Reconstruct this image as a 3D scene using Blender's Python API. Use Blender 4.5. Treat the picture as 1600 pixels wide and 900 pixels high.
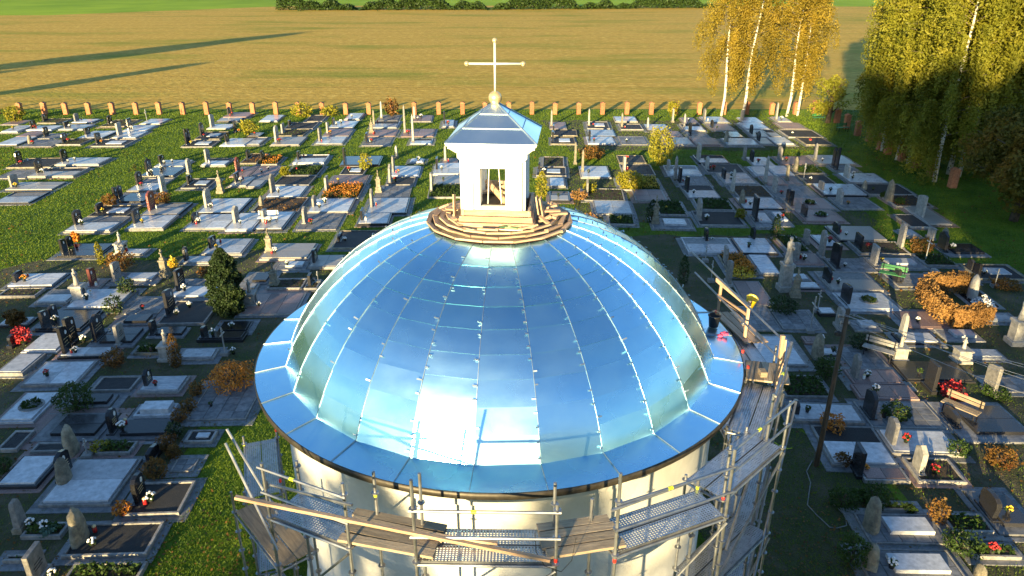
import bpy, math, random
import numpy as np
from mathutils import Vector, Matrix, noise
R = math.radians
random.seed(7)
for o in list(bpy.data.objects): bpy.data.objects.remove(o)
SC = bpy.context.scene
COL = SC.collection

# ------------------------------------------------------------------ camera, sky, sun, exposure
CAM_H = 14.5
cam = bpy.data.cameras.new('camera'); camo = bpy.data.objects.new('camera', cam); COL.objects.link(camo)
camo.location = (0, 0, CAM_H); camo.rotation_euler = (R(90 - 23.5), 0, 0)
cam.sensor_width = 36.0; cam.lens = 36.0 * 1150 / 1600; cam.clip_start = .1; cam.clip_end = 9000
SC.camera = camo
SUN_EL, SUN_AZ = R(8.5), R(22.0)        # sun behind the camera, to the left; shadows run away and to the right
W = bpy.data.worlds.new('World'); SC.world = W; W.use_nodes = True
wn = W.node_tree.nodes; wl = W.node_tree.links
sky = wn.new('ShaderNodeTexSky'); sky.sky_type = 'NISHITA'; sky.sun_disc = False
sky.sun_elevation = SUN_EL; sky.sun_rotation = R(180) + SUN_AZ
sky.air_density = 1.0; sky.dust_density = .15; sky.ozone_density = 3.0
wl.new(sky.outputs[0], wn['Background'].inputs[0]); wn['Background'].inputs[1].default_value = .105
sl = bpy.data.lights.new('sun', 'SUN'); sl.energy = 5.0; sl.angle = R(.6); sl.color = (1, .77, .38)
so = bpy.data.objects.new('sun', sl); COL.objects.link(so)
so.rotation_euler = Vector((math.sin(SUN_AZ)*math.cos(SUN_EL), math.cos(SUN_AZ)*math.cos(SUN_EL), -math.sin(SUN_EL))).to_track_quat('-Z', 'Y').to_euler()
SC.view_settings.view_transform = 'Standard'; SC.view_settings.look = 'None'
SC.view_settings.exposure = 1.8; SC.view_settings.gamma = 1.0
SC.render.engine = 'CYCLES'
SC.cycles.max_bounces = 6; SC.cycles.transparent_max_bounces = 8

# ------------------------------------------------------------------ helpers
class MB:
    """collects shapes; build() links them as one mesh object"""
    def __init__(s): s.v = []; s.f = []
    def add(s, vs, fs, M=None):
        b = len(s.v)
        s.v += [tuple(M @ Vector(p)) for p in vs] if M is not None else [tuple(p) for p in vs]
        s.f += [tuple(i + b for i in q) for q in fs]; return s
    def box(s, x0, y0, z0, x1, y1, z1, ch=0.0, M=None):
        if ch <= 0:
            vs = [(x0,y0,z0),(x1,y0,z0),(x1,y1,z0),(x0,y1,z0),(x0,y0,z1),(x1,y0,z1),(x1,y1,z1),(x0,y1,z1)]
            fs = [(3,2,1,0),(4,5,6,7),(0,1,5,4),(1,2,6,5),(2,3,7,6),(3,0,4,7)]
        else:
            c = ch; vs = [(x0,y0,z0),(x1,y0,z0),(x1,y1,z0),(x0,y1,z0),(x0,y0,z1-c),(x1,y0,z1-c),(x1,y1,z1-c),(x0,y1,z1-c),
                  (x0+c,y0+c,z1),(x1-c,y0+c,z1),(x1-c,y1-c,z1),(x0+c,y1-c,z1)]
            fs = [(3,2,1,0),(8,9,10,11)] + [(i,(i+1)%4,(i+1)%4+4,i+4) for i in range(4)] + [(i+4,(i+1)%4+4,(i+1)%4+8,i+8) for i in range(4)]
        return s.add(vs, fs, M)
    def prism(s, poly, t0, t1, M=None, ch=0.0):
        """poly in (y,z), extruded along x"""
        n = len(poly); cy = sum(p[0] for p in poly)/n; cz = sum(p[1] for p in poly)/n
        rings = []
        if ch > 0:
            k = lambda p, c: (p[0] + (cy-p[0])*c, p[1] + (cz-p[1])*c*.6 if p[1] > .02 else p[1])
            rings = [(t0, [k(p, ch) for p in poly]), (t0+.015, poly), (t1-.015, poly), (t1, [k(p, ch) for p in poly])]
        else: rings = [(t0, poly), (t1, poly)]
        vs = [(x, p[0], p[1]) for x, pl in rings for p in pl]
        fs = [tuple(range(n-1, -1, -1)), tuple(range(n*(len(rings)-1), n*len(rings)))]
        for r in range(len(rings)-1):
            fs += [(r*n+i, r*n+(i+1) % n, (r+1)*n+(i+1) % n, (r+1)*n+i) for i in range(n)]
        return s.add(vs, fs, M)
    def tube(s, pts, rad, n=6, cap=True):
        pts = [Vector(p) for p in pts]; rad = rad if isinstance(rad, (list, tuple)) else [rad]*len(pts)
        b = len(s.v)
        for i, p in enumerate(pts):
            d = (pts[min(i+1, len(pts)-1)] - pts[max(i-1, 0)]).normalized()
            a = d.orthogonal().normalized() if abs(d.z) < .99 else Vector((1,0,0))
            if abs(d.z) < .99: a = Vector((0,0,1)).cross(d).normalized()
            c = d.cross(a)
            for k in range(n):
                t = 2*math.pi*k/n; s.v.append(tuple(p + (a*math.cos(t) + c*math.sin(t))*rad[i]))
        for i in range(len(pts)-1):
            for k in range(n):
                s.f.append((b+i*n+k, b+i*n+(k+1) % n, b+(i+1)*n+(k+1) % n, b+(i+1)*n+k))
        if cap:
            s.f.append(tuple(b+k for k in range(n-1, -1, -1))); e = b+(len(pts)-1)*n
            s.f.append(tuple(e+k for k in range(n)))
        return s
    def lathe(s, prof, n=12, c=(0,0,0), sx=1, sy=1, cap=True):
        b = len(s.v)
        for r, z in prof:
            for k in range(n):
                t = 2*math.pi*k/n; s.v.append((c[0]+r*sx*math.cos(t), c[1]+r*sy*math.sin(t), c[2]+z))
        for i in range(len(prof)-1):
            for k in range(n): s.f.append((b+i*n+k, b+i*n+(k+1) % n, b+(i+1)*n+(k+1) % n, b+(i+1)*n+k))
        if cap:
            s.f.append(tuple(b+k for k in range(n-1, -1, -1))); e = b+(len(prof)-1)*n; s.f.append(tuple(e+k for k in range(n)))
        return s
    def ball(s, c, r, n=8, m=6, sq=1):
        return s.lathe([(max(r*math.sin(math.pi*i/m), .0005), -r*math.cos(math.pi*i/m)*sq) for i in range(m+1)], n, c)
    def mesh(s, name, mat, smooth=False):
        me = bpy.data.meshes.new(name); me.from_pydata(s.v, [], s.f)
        if mat: me.materials.append(mat)
        if smooth: me.polygons.foreach_set('use_smooth', [True]*len(me.polygons))
        me.update(); return me
    def build(s, name, mat, parent=None, smooth=False, **kw):
        return obj(name, s.mesh(name, mat, smooth), parent, **kw)
def obj(name, me, parent=None, loc=None, rot=None):
    o = bpy.data.objects.new(name, me); COL.objects.link(o)
    if parent: o.parent = parent
    if loc: o.location = loc
    if rot: o.rotation_euler = rot
    return o
def tag(o, label=None, cat=None, group=None, kind=None):
    if label: o['label'] = label
    if cat: o['category'] = cat
    if group: o['group'] = group
    if kind: o['kind'] = kind
    return o
def empty(name, loc, rz=0):
    o = bpy.data.objects.new(name, None); COL.objects.link(o); o.location = loc; o.rotation_euler = (0,0,rz); o.empty_display_size = .2
    return o
def copy_tree(o, parent=None):
    c = o.copy(); COL.objects.link(c); c.parent = parent
    for ch in list(o.children): copy_tree(ch, c)
    return c
def quads(name, P, mat):
    """P: (n,4,3) array of quads -> mesh"""
    n = len(P); me = bpy.data.meshes.new(name)
    me.vertices.add(n*4); me.vertices.foreach_set('co', P.reshape(-1).astype('f'))
    me.loops.add(n*4); me.loops.foreach_set('vertex_index', np.arange(n*4, dtype='i'))
    me.polygons.add(n); me.polygons.foreach_set('loop_start', np.arange(0, n*4, 4, dtype='i')); me.polygons.foreach_set('loop_total', np.full(n, 4, 'i'))
    me.materials.append(mat); me.update(calc_edges=True); return me
ORD = ['zeroth','first','second','third','fourth','fifth','sixth','seventh','eighth','ninth','tenth','eleventh','twelfth','thirteenth','fourteenth','fifteenth','sixteenth','seventeenth','eighteenth','nineteenth','twentieth']
def ordinal(n):
    if n <= 20: return ORD[n]
    t = ['','','twenty','thirty','forty','fifty'][n//10]
    return (t + '-' + ORD[n % 10]) if n % 10 else t.replace('y', 'ieth')

# ------------------------------------------------------------------ materials
def mat(name, c1, c2=None, scale=4., rough=.7, metal=0., bump=0., bscale=None, c3=None, stretch=None, rvar=0., vrand=0., spec=.5, detail=6, contrast=(.35,.65)):
    m = bpy.data.materials.new(name); m.use_nodes = True; nt = m.node_tree; N = nt.nodes; Lk = nt.links
    b = N['Principled BSDF']; b.inputs['Roughness'].default_value = rough; b.inputs['Metallic'].default_value = metal
    b.inputs['Specular IOR Level'].default_value = spec
    tc = N.new('ShaderNodeTexCoord'); oi = N.new('ShaderNodeObjectInfo')
    mp = N.new('ShaderNodeMapping'); Lk.new(tc.outputs['Object'], mp.inputs['Vector'])
    mu = N.new('ShaderNodeMath'); mu.operation = 'MULTIPLY'; mu.inputs[1].default_value = 57.; Lk.new(oi.outputs['Random'], mu.inputs[0])
    Lk.new(mu.outputs[0], mp.inputs['Location'])
    if stretch: mp.inputs['Scale'].default_value = stretch
    col = None
    if c2 is not None:
        nz = N.new('ShaderNodeTexNoise'); nz.inputs['Scale'].default_value = scale; nz.inputs['Detail'].default_value = detail
        nz.inputs['Roughness'].default_value = .65
        Lk.new(mp.outputs[0], nz.inputs['Vector'])
        cr = N.new('ShaderNodeValToRGB'); cr.color_ramp.elements[0].position = contrast[0]; cr.color_ramp.elements[1].position = contrast[1]
        cr.color_ramp.elements[0].color = (*c1, 1); cr.color_ramp.elements[1].color = (*c2, 1)
        if c3: e = cr.color_ramp.elements.new((contrast[0]+contrast[1])/2); e.color = (*c3, 1)
        Lk.new(nz.outputs['Fac'], cr.inputs[0]); col = cr.outputs[0]
        if rvar:
            mr = N.new('ShaderNodeMapRange'); mr.inputs['To Min'].default_value = max(rough-rvar, .02); mr.inputs['To Max'].default_value = rough+rvar
            mr.inputs['From Min'].default_value = .3; mr.inputs['From Max'].default_value = .7
            n3 = N.new('ShaderNodeTexNoise'); n3.inputs['Scale'].default_value = scale*.37; n3.inputs['Detail'].default_value = 4; Lk.new(mp.outputs[0], n3.inputs['Vector'])
            Lk.new(n3.outputs['Fac'], mr.inputs[0]); Lk.new(mr.outputs[0], b.inputs['Roughness'])
    if vrand:
        hs = N.new('ShaderNodeHueSaturation'); mr = N.new('ShaderNodeMapRange')
        mr.inputs['To Min'].default_value = 1-vrand; mr.inputs['To Max'].default_value = 1+vrand
        Lk.new(oi.outputs['Random'], mr.inputs[0]); Lk.new(mr.outputs[0], hs.inputs['Value'])
        if col is not None: Lk.new(col, hs.inputs['Color'])
        else: hs.inputs['Color'].default_value = (*c1, 1)
        col = hs.outputs[0]
    if col is not None: Lk.new(col, b.inputs['Base Color'])
    else: b.inputs['Base Color'].default_value = (*c1, 1)
    if bump:
        bp = N.new('ShaderNodeBump'); bp.inputs['Strength'].default_value = min(bump, 1.); bp.inputs['Distance'].default_value = .05 if bump <= 1 else .05*bump
        n2 = N.new('ShaderNodeTexNoise'); n2.inputs['Scale'].default_value = bscale or scale*3; n2.inputs['Detail'].default_value = 5
        Lk.new(mp.outputs[0], n2.inputs['Vector']); Lk.new(n2.outputs['Fac'], bp.inputs['Height']); Lk.new(bp.outputs[0], b.inputs['Normal'])
    return m
def leafmat(name, c1, c2, c3=None, scale=1.2, trans=.35, rough=.55):
    m = mat(name, c1, c2, scale, rough, c3=c3, vrand=.12, spec=.3, contrast=(.3,.7), detail=8)
    nt = m.node_tree; N = nt.nodes; Lk = nt.links; b = N['Principled BSDF']
    src = b.inputs['Base Color'].links[0].from_socket
    tr = N.new('ShaderNodeBsdfTranslucent'); Lk.new(src, tr.inputs[0]); mx = N.new('ShaderNodeMixShader'); mx.inputs[0].default_value = trans
    Lk.new(b.outputs[0], mx.inputs[1]); Lk.new(tr.outputs[0], mx.inputs[2]); Lk.new(mx.outputs[0], N['Material Output'].inputs[0])
    return m
M = {}
M['pale'] = mat('pale_granite', (.30,.31,.33), (.56,.57,.60), 5, .33, rvar=.1, vrand=.22, bump=.04, detail=13, contrast=(.3,.68))
M['grey'] = mat('grey_paving', (.10,.105,.115), (.22,.22,.23), 5, .6, vrand=.25, bump=.25, bscale=60)
M['conc'] = mat('concrete', (.15,.15,.15), (.27,.265,.255), 6, .75, vrand=.2, bump=.2, bscale=70)
M['dark'] = mat('dark_granite', (.012,.012,.014), (.035,.035,.04), 60, .2, vrand=.4, rvar=.06)
M['greystone'] = mat('grey_stone', (.16,.155,.15), (.32,.30,.28), 7, .6, vrand=.25, bump=.25, bscale=30)
M['lightstone'] = mat('light_stone', (.22,.215,.20), (.42,.40,.37), 6, .6, vrand=.12, bump=.15, bscale=30)
M['redstone'] = mat('red_granite', (.13,.035,.03), (.22,.07,.055), 40, .3, vrand=.3)
M['pink'] = mat('pinkish_brown_slab', (.17,.11,.10), (.30,.20,.18), 20, .5, vrand=.25, bump=.12, bscale=50)
M['oldstone'] = mat('weathered_stone', (.13,.115,.09), (.30,.26,.20), 5, .85, vrand=.2, bump=.6, bscale=14, c3=(.2,.18,.13))
M['blackgravel'] = mat('black_gravel', (.006,.006,.007), (.045,.045,.05), 55, .75, bump=.8, bscale=70, vrand=.4)
M['soil'] = mat('soil', (.025,.016,.010), (.09,.06,.035), 9, .95, bump=.9, bscale=35, vrand=.3)
M['whiteplastic'] = mat('white_glaze', (.75,.75,.73), rough=.35)
M['metalcross'] = mat('painted_iron', (.30,.31,.32), (.45,.45,.46), 9, .5, metal=.6)
M['zinc'] = mat('sky_tinted_zinc', (.42,.77,.99), (.50,.83,1.0), 1.6, .28, metal=1., rvar=.05, vrand=.06, bump=.04, bscale=2.6)  # blue of the reflected sky is tinted into the base colour
M['zincroof'] = mat('zinc_lantern_roof', (.66,.82,.90), (.74,.88,.95), 2., .36, metal=1., rvar=.04, bump=.03, bscale=3)
M['zincb'] = mat('zinc_seam', (.30,.37,.43), (.44,.51,.57), 5, .5, metal=1., rvar=.08)
M['gutter'] = mat('dark_metal_edge', (.035,.03,.025), (.08,.07,.055), 6, .5, metal=.5)
M['plaster'] = mat('white_plaster', (.78,.77,.74), (.86,.85,.82), 2.5, .8, bump=.1, bscale=25)
M['wallplaster'] = mat('grey_white_render', (.54,.54,.53), (.68,.675,.66), 1.4, .85, bump=.12, bscale=25, detail=8)
M['gold'] = mat('gilded_brass', (.58,.43,.22), (.70,.55,.32), 8, .38, metal=.55)
M['silver'] = mat('silver_paint', (.72,.70,.64), (.84,.82,.76), 8, .35, metal=.35)
M['wood'] = mat('fresh_timber', (.34,.22,.14), (.56,.39,.26), 4, .8, stretch=(.6,6,6), vrand=.3, bump=.2, bscale=18)
M['oldwood'] = mat('grey_timber', (.22,.17,.12), (.38,.30,.21), 4, .85, stretch=(.6,6,6), vrand=.3, bump=.3, bscale=18)
M['pole'] = mat('creosoted_pole', (.05,.035,.022), (.12,.085,.055), 3, .9, stretch=(6,6,.6), bump=.4, bscale=12)
M['steel'] = mat('galvanised_tube', (.22,.23,.25), (.36,.37,.39), 7, .45, metal=.85, rvar=.1, vrand=.15)
M['brick'] = mat('orange_brick', (.30,.10,.045), (.46,.19,.09), 9, .85, bump=.4, bscale=20, vrand=.2)
M['bark'] = mat('birch_bark', (.04,.035,.03), (.62,.58,.50), 2.4, .8, stretch=(1.2,1.2,2.2), bump=.3, bscale=9, contrast=(.36,.46))
M['darkbark'] = mat('dark_bark', (.035,.025,.018), (.11,.08,.055), 5, .9, bump=.6, bscale=9)
M['red'] = mat('red_petals', (.32,.012,.015), (.5,.03,.03), 9, .6, vrand=.25)
M['white'] = mat('white_petals', (.7,.69,.68), (.82,.8,.8), 9, .6)
M['yellow'] = mat('yellow_petals', (.55,.36,.02), (.7,.5,.04), 9, .6, vrand=.2)
M['orange'] = mat('orange_petals', (.5,.15,.01), (.6,.25,.02), 9, .6, vrand=.2)
M['green'] = leafmat('green_leaves', (.02,.045,.01), (.07,.12,.02))
M['thuja'] = leafmat('thuja_leaves', (.015,.035,.012), (.045,.075,.02), trans=.2)
M['ygreen'] = leafmat('yellow_green_leaves', (.16,.17,.012), (.36,.31,.03), trans=.3)
M['autumn'] = leafmat('rusty_leaves', (.10,.035,.012), (.30,.13,.035), c3=(.16,.09,.02))
M['birchleaf'] = leafmat('birch_gold_leaves', (.16,.13,.02), (.47,.33,.045), c3=(.30,.23,.03), scale=.5, trans=.5)
M['birchgreen'] = leafmat('birch_olive_leaves', (.11,.13,.014), (.44,.38,.045), c3=(.25,.25,.025), scale=.3, trans=.5)
M['beech'] = leafmat('beech_leaves', (.07,.09,.014), (.36,.17,.025), c3=(.17,.14,.02), scale=.35, trans=.45)
M['straw'] = leafmat('dry_hedge_leaves', (.17,.085,.028), (.38,.21,.065), trans=.15, rough=.8)
M['teal'] = leafmat('blue_green_leaves', (.06,.13,.10), (.13,.22,.17))
M['bucketyellow'] = mat('yellow_plastic', (.75,.55,.02), rough=.4)
M['black'] = mat('black_plastic', (.015,.015,.015), rough=.5)
M['pinkcloth'] = mat('pink_cloth', (.6,.08,.2), rough=.8)
M['greenpaint'] = mat('green_paint', (.03,.16,.06), (.05,.22,.08), 8, .5)
M['tapered'] = mat('red_tape', (.6,.03,.02), rough=.5)
M['tapeyellow'] = mat('yellow_tape', (.6,.7,.03), rough=.5)

M['mid'] = mat('blue_grey_granite', (.20,.21,.23), (.40,.41,.44), 6, .32, rvar=.1, vrand=.25, detail=13, contrast=(.3,.7))
M['warm'] = mat('warm_grey_granite', (.24,.22,.20), (.38,.35,.32), 30, .4, rvar=.1, vrand=.2)
M['marble'] = mat('veined_pale_marble', (.30,.33,.38), (.58,.59,.61), 3.5, .3, stretch=(1,4,1), rvar=.08, vrand=.12)
M['redglass'] = mat('red_glass', (.35,.02,.02), rough=.15)
M['twig'] = mat('dark_twigs', (.07,.05,.035), (.2,.16,.12), 5, .9)
# ------------------------------------------------------------------ ground, field, paths
def sheet(name, pts, z, m, sub=None):
    b = MB(); b.add([(x, y, z) for x, y in pts], [tuple(range(len(pts)))]); o = b.build(name, m); o['kind'] = 'structure'; return o
M['lawn'] = mat('lawn_grass', (.05,.10,.006), (.15,.21,.014), .55, .85, bump=1.6, bscale=11, c3=(.09,.155,.01), spec=.2, detail=10)
M['farcrop'] = mat('young_crop', (.18,.30,.012), (.28,.40,.02), .03, .9, bump=.6, bscale=2, spec=.1)
def field_mat():
    m = mat('stubble', (.41,.29,.06), (.68,.49,.12), 1.2, .95, bump=2.2, bscale=2.2, stretch=(.7,1.2,1), spec=.1, detail=12, c3=(.52,.33,.06), contrast=(.34,.66))
    nt = m.node_tree; N = nt.nodes; Lk = nt.links; b = N['Principled BSDF']; src = b.inputs['Base Color'].links[0].from_socket
    tc = N.new('ShaderNodeTexCoord'); mp = N.new('ShaderNodeMapping'); mp.inputs['Scale'].default_value = (.022,.06,1); Lk.new(tc.outputs['Object'], mp.inputs[0])
    nz = N.new('ShaderNodeTexNoise'); nz.inputs['Scale'].default_value = 1.; nz.inputs['Detail'].default_value = 9; nz.inputs['Roughness'].default_value = .7; Lk.new(mp.outputs[0], nz.inputs[0])
    rp = N.new('ShaderNodeValToRGB'); rp.color_ramp.elements[0].position = .5; rp.color_ramp.elements[1].position = .68; Lk.new(nz.outputs['Fac'], rp.inputs[0])
    mx = N.new('ShaderNodeMixRGB'); mx.inputs[2].default_value = (.24,.26,.03,1); Lk.new(rp.outputs[0], mx.inputs[0]); Lk.new(src, mx.inputs[1])
    # drill rows along x
    wv = N.new('ShaderNodeTexWave'); wv.bands_direction = 'Y'; wv.inputs['Scale'].default_value = .16; wv.inputs['Distortion'].default_value = 3.5; wv.inputs['Detail'].default_value = 3; wv.inputs['Detail Scale'].default_value = .6
    Lk.new(tc.outputs['Object'], wv.inputs[0])
    m2 = N.new('ShaderNodeMixRGB'); m2.blend_type = 'MULTIPLY'; m2.inputs[0].default_value = .12; Lk.new(mx.outputs[0], m2.inputs[1]); Lk.new(wv.outputs[0], m2.inputs[2])
    w2 = N.new('ShaderNodeTexWave'); w2.bands_direction = 'Y'; w2.inputs['Scale'].default_value = .03; w2.inputs['Distortion'].default_value = .8; w2.inputs['Detail'].default_value = 2; w2.inputs['Detail Scale'].default_value = .15
    Lk.new(tc.outputs['Object'], w2.inputs[0]); r2 = N.new('ShaderNodeValToRGB'); r2.color_ramp.elements[0].position = .93; r2.color_ramp.elements[1].position = .99; r2.color_ramp.elements[0].color = (1,1,1,1); r2.color_ramp.elements[1].color = (.62,.60,.5,1)
    Lk.new(w2.outputs['Fac'], r2.inputs[0]); m3 = N.new('ShaderNodeMixRGB'); m3.blend_type = 'MULTIPLY'; m3.inputs[0].default_value = .3; Lk.new(m2.outputs[0], m3.inputs[1]); Lk.new(r2.outputs[0], m3.inputs[2])
    Lk.new(m3.outputs[0], b.inputs['Base Color']); return m
M['stubble'] = field_mat()
M['earth'] = mat('trodden_earth', (.055,.045,.03), (.17,.135,.09), 1.6, .95, bump=.8, bscale=18, c3=(.10,.085,.05), detail=10)
M['earthgrass'] = mat('patchy_earth', (.03,.05,.008), (.10,.082,.05), .75, .95, bump=.9, bscale=16, c3=(.055,.055,.02), detail=10)
b = MB(); b.add([(-4000,-1500,0),(4000,-1500,0),(4000,7000,0),(-4000,7000,0)], [(0,1,2,3)])
o = b.build('ground', M['lawn']); tag(o, 'green grass ground under the whole cemetery', kind='structure')
o = sheet('stubble_field', [(-420,84.2),(36,83.6),(90,70),(420,70),(420,300),(60,330),(-90,330),(-155,262),(-420,250)], .006, M['stubble']); o['label'] = 'golden stubble field beyond the brick pillars'
o = sheet('green_field', [(-800,249.5),(-420,250),(-155,262),(-90,330),(60,330),(420,300),(900,300),(2500,4000),(-2500,4000)], .006, M['farcrop']); o['label'] = 'bright green crop field at the far edge'
def jag(pts, step=1.2, amp=.35, seed=1):
    rnd = random.Random(seed); out = []
    for i, (a, b_) in enumerate(zip(pts, pts[1:] + pts[:1])):
        L = math.hypot(b_[0]-a[0], b_[1]-a[1]); n = max(1, int(L/step))
        for k in range(n): t = k/n; out.append((a[0]+(b_[0]-a[0])*t+rnd.uniform(-amp, amp), a[1]+(b_[1]-a[1])*t+rnd.uniform(-amp, amp)))
    return out
PATHS = [
 [(-30,33.5),(-25,37.5),(-20,36.8),(-16.5,38.5),(-11,38.6),(-9.5,36.2),(-9.2,30),(-9.9,25.4),(-10.7,22.4),(-10.9,19.5),(-10.2,16),(-9.6,14),(-16,12),(-34,20)],
 [(4.5,40.8),(9,41.2),(16,41.3),(19,40),(24,36),(27,32.5),(26,20),(17,11),(10.5,12.5),(11.6,16.6),(11.3,19.5),(9.2,22.5),(8,27),(6.6,33)],
 [(4,57),(12,56.5),(20,57),(23,45.5),(22,42.6),(10,43.2),(4,43.9)],
 [(3,77),(27,77),(27,63.5),(5,63)],
 [(5.2,9),(5.4,17),(6.4,22),(8.6,23),(11,19.4),(11.3,16.6),(10.3,12.4),(9.5,9)],  # no path: dark sheet added over the shaded lawn right of the chapel
]
for i, pl in enumerate(PATHS):
    o = sheet('path_or_dark_lawn', jag(pl, seed=i), .004 + .0006*i, M['earthgrass']); o['label'] = 'trodden earth and gravel between the graves, and lawn darkened for shade'

# ------------------------------------------------------------------ the round chapel
CX, CY = -.27, 15.14
ARC = (0.5191, 5.0836, 4.5328)      # meridian of the dome: a circular arc (centre r, centre z, radius)
ANG = [0.3481, 0.469, 0.5745, 0.6814, 0.7793, 0.8829, 0.9861, 1.084, 1.1996, 1.3436]
PROF = [(ARC[0]+ARC[2]*math.cos(a), ARC[1]+ARC[2]*math.sin(a)) for a in ANG]
NS, OFF = 26, R(-4.6)
chapel = empty('chapel', (CX, CY, 0))
tag(chapel, 'round white chapel with shiny sheet metal dome and square lantern', 'chapel')
def cyl(r, th, z): return (r*math.sin(th), -r*math.cos(th), z)
# drum wall with its plinth and cornice
w = MB(); w.lathe([(4.98,0),(4.98,.6),(4.9,.64),(4.9,5.9),(4.96,5.95),(4.96,6.1),(5.04,6.16),(5.04,6.36)], 96)
w.build('wall', M['wallplaster'], chapel, True)
g = MB(); n = 104
for r, z in [(5.04,6.40),(5.40,6.46),(5.43,6.57),(5.41,6.575),(5.40,6.50),(5.36,6.49)]: pass
g.lathe([(5.05,6.37),(5.38,6.44),(5.42,6.46),(5.43,6.60),(5.405,6.60),(5.39,6.50)], n, cap=False)
g.build('gutter_edge', M['gutter'], chapel, True)
dth = 2*math.pi/NS
rnd = random.Random(3)
# eave panels
e = MB(); k = 6; vs = []; fs = []
for j in range(k+1):
    a = -dth/2 + dth*j/k
    vs += [cyl(4.72, a, 6.665), cyl(5.425, a, 6.598), cyl(5.42, a, 6.575), cyl(4.72, a, 6.63)]
for j in range(k):
    q = j*4; fs += [(q, q+1, q+5, q+4), (q+1, q+2, q+6, q+5), (q+3, q, q+4, q+7)]
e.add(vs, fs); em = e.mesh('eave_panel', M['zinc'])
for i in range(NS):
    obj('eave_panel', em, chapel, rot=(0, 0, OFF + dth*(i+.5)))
# dome panels: nine courses, one mesh per course
cm = []
for c in [c for c in range(9) for _ in range(5)]:      # five slightly buckled variants per course
    b = MB(); n_ = 4; vs = []; fs = []
    for t in range(5):
        u = t/4; a_ = ANG[c] + (ANG[c+1]-ANG[c])*(-.03+1.03*u); rho = ARC[2] + .009*(1-u)
        rr, zz = ARC[0]+rho*math.cos(a_), ARC[1]+rho*math.sin(a_)
        for s_ in range(n_+1):
            a = -dth/2 + dth*s_/n_; flat = rr*math.cos(dth/2)/math.cos(a); mixr = flat*.93 + rr*.07
            dz = rnd.gauss(0,.0035) if 0 < s_ < n_ and 0 < t < 4 else 0
            vs.append(cyl(mixr + dz*math.cos(a_), a, zz + dz*math.sin(a_)))
    for t in range(4):
        for s_ in range(n_): q = t*(n_+1)+s_; fs.append((q, q+1, q+n_+2, q+n_+1))
    b0 = len(vs)
    for s_ in range(n_+1): vs.append(vs[s_])
    for s_ in range(n_+1): x, y, z = vs[s_]; vs.append((x*.9985, y*.9985, z-.002))
    for s_ in range(n_): fs.append((b0+s_+1, b0+s_, b0+n_+1+s_, b0+n_+2+s_))
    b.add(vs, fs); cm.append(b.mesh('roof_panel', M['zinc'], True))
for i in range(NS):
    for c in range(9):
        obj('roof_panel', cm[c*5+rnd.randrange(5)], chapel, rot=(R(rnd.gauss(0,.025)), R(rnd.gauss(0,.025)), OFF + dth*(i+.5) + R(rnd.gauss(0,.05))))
# under-roof boarding so nothing shows through the joints
u = MB(); u.lathe([(4.85,6.3)] + [(r*.975, z-.05) for r, z in PROF] + [(.6,9.5)], 52); u.build('roof_boarding', M['oldwood'], chapel)
# standing seams with clips
sm = MB()
def seam_strip(b, pts, wdt, hgt):
    """rib along pts (r,z) in the theta=0 plane"""
    vs = []; fs = []
    for i, (r, z) in enumerate(pts):
        p = Vector((pts[max(i-1,0)][0], pts[max(i-1,0)][1])); q = Vector((pts[min(i+1,len(pts)-1)][0], pts[min(i+1,len(pts)-1)][1]))
        d = (q-p).normalized(); nn = (d.y, -d.x)
        ro, zo = r + nn[0]*hgt, z + nn[1]*hgt
        vs += [(-wdt, -r+.01, z), (-wdt*.6, -ro, zo), (wdt*.6, -ro, zo), (wdt, -r+.01, z)]
    for i in range(len(pts)-1):
        q = i*4; fs += [(q, q+1, q+5, q+4), (q+1, q+2, q+6, q+5), (q+2, q+3, q+7, q+6)]
    fs += [(0,3,2,1), (len(vs)-4, len(vs)-3, len(vs)-2, len(vs)-1)]
    b.add(vs, fs)
fine = []
for a, a2 in zip(ANG, ANG[1:]):
    for t in range(4): q = a+(a2-a)*t/4; fine.append((ARC[0]+ARC[2]*math.cos(q), ARC[1]+ARC[2]*math.sin(q)))
fine.append(PROF[-1])
seam_strip(sm, fine, .007, .018); smm = sm.mesh('seam', M['zincb'])
se = MB(); seam_strip(se, [(5.42,6.60),(5.1,6.636),(4.74,6.668)], .008, .018); sem = se.mesh('eave_seam', M['zincb'])
for i in range(NS):
    th = OFF + dth*i; thd = math.degrees(math.atan2(math.sin(th), math.cos(th)))
    s = obj('seam', smm, chapel, rot=(0,0,th)); obj('eave_seam', sem, chapel, rot=(0,0,th))
    cb = MB(); dens = .92 if thd > 5 else (.55 if thd > -30 else .3)
    arc = 0
    for (r0, z0), (r1, z1) in zip(fine, fine[1:]):
        for _ in range(1):
            arc += 1
            if arc % 2 or rnd.random() > dens: continue
            d = Vector((r1-r0, z1-z0)).normalized(); nn = (d.y, -d.x); h = .035; L = rnd.uniform(.05,.09)*(-1 if rnd.random() < .8 else 1)
            rr, zz = r0+nn[0]*h, z0+nn[1]*h; up = rnd.uniform(-.01,.045)
            p = [(0,-rr,zz), (L,-(rr+nn[0]*up),zz+nn[1]*up)]
            t_ = (d.x*.014, d.y*.014)
            a0 = Vector(p[0]); a1 = Vector(p[1]); tv = Vector((0,-t_[0],t_[1]))
            nv = Vector((0,-nn[0]*.004,nn[1]*.004))
            vs = [a0-tv-nv, a1-tv-nv, a1+tv-nv, a0+tv-nv, a0-tv+nv, a1-tv+nv, a1+tv+nv, a0+tv+nv]
            cb.add(vs, [(3,2,1,0),(4,5,6,7),(0,1,5,4),(1,2,6,5),(2,3,7,6),(3,0,4,7)])
    if cb.v:
        c_ = cb.build('clips', M['zincb'], s); c_['kind'] = 'stuff'
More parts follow.
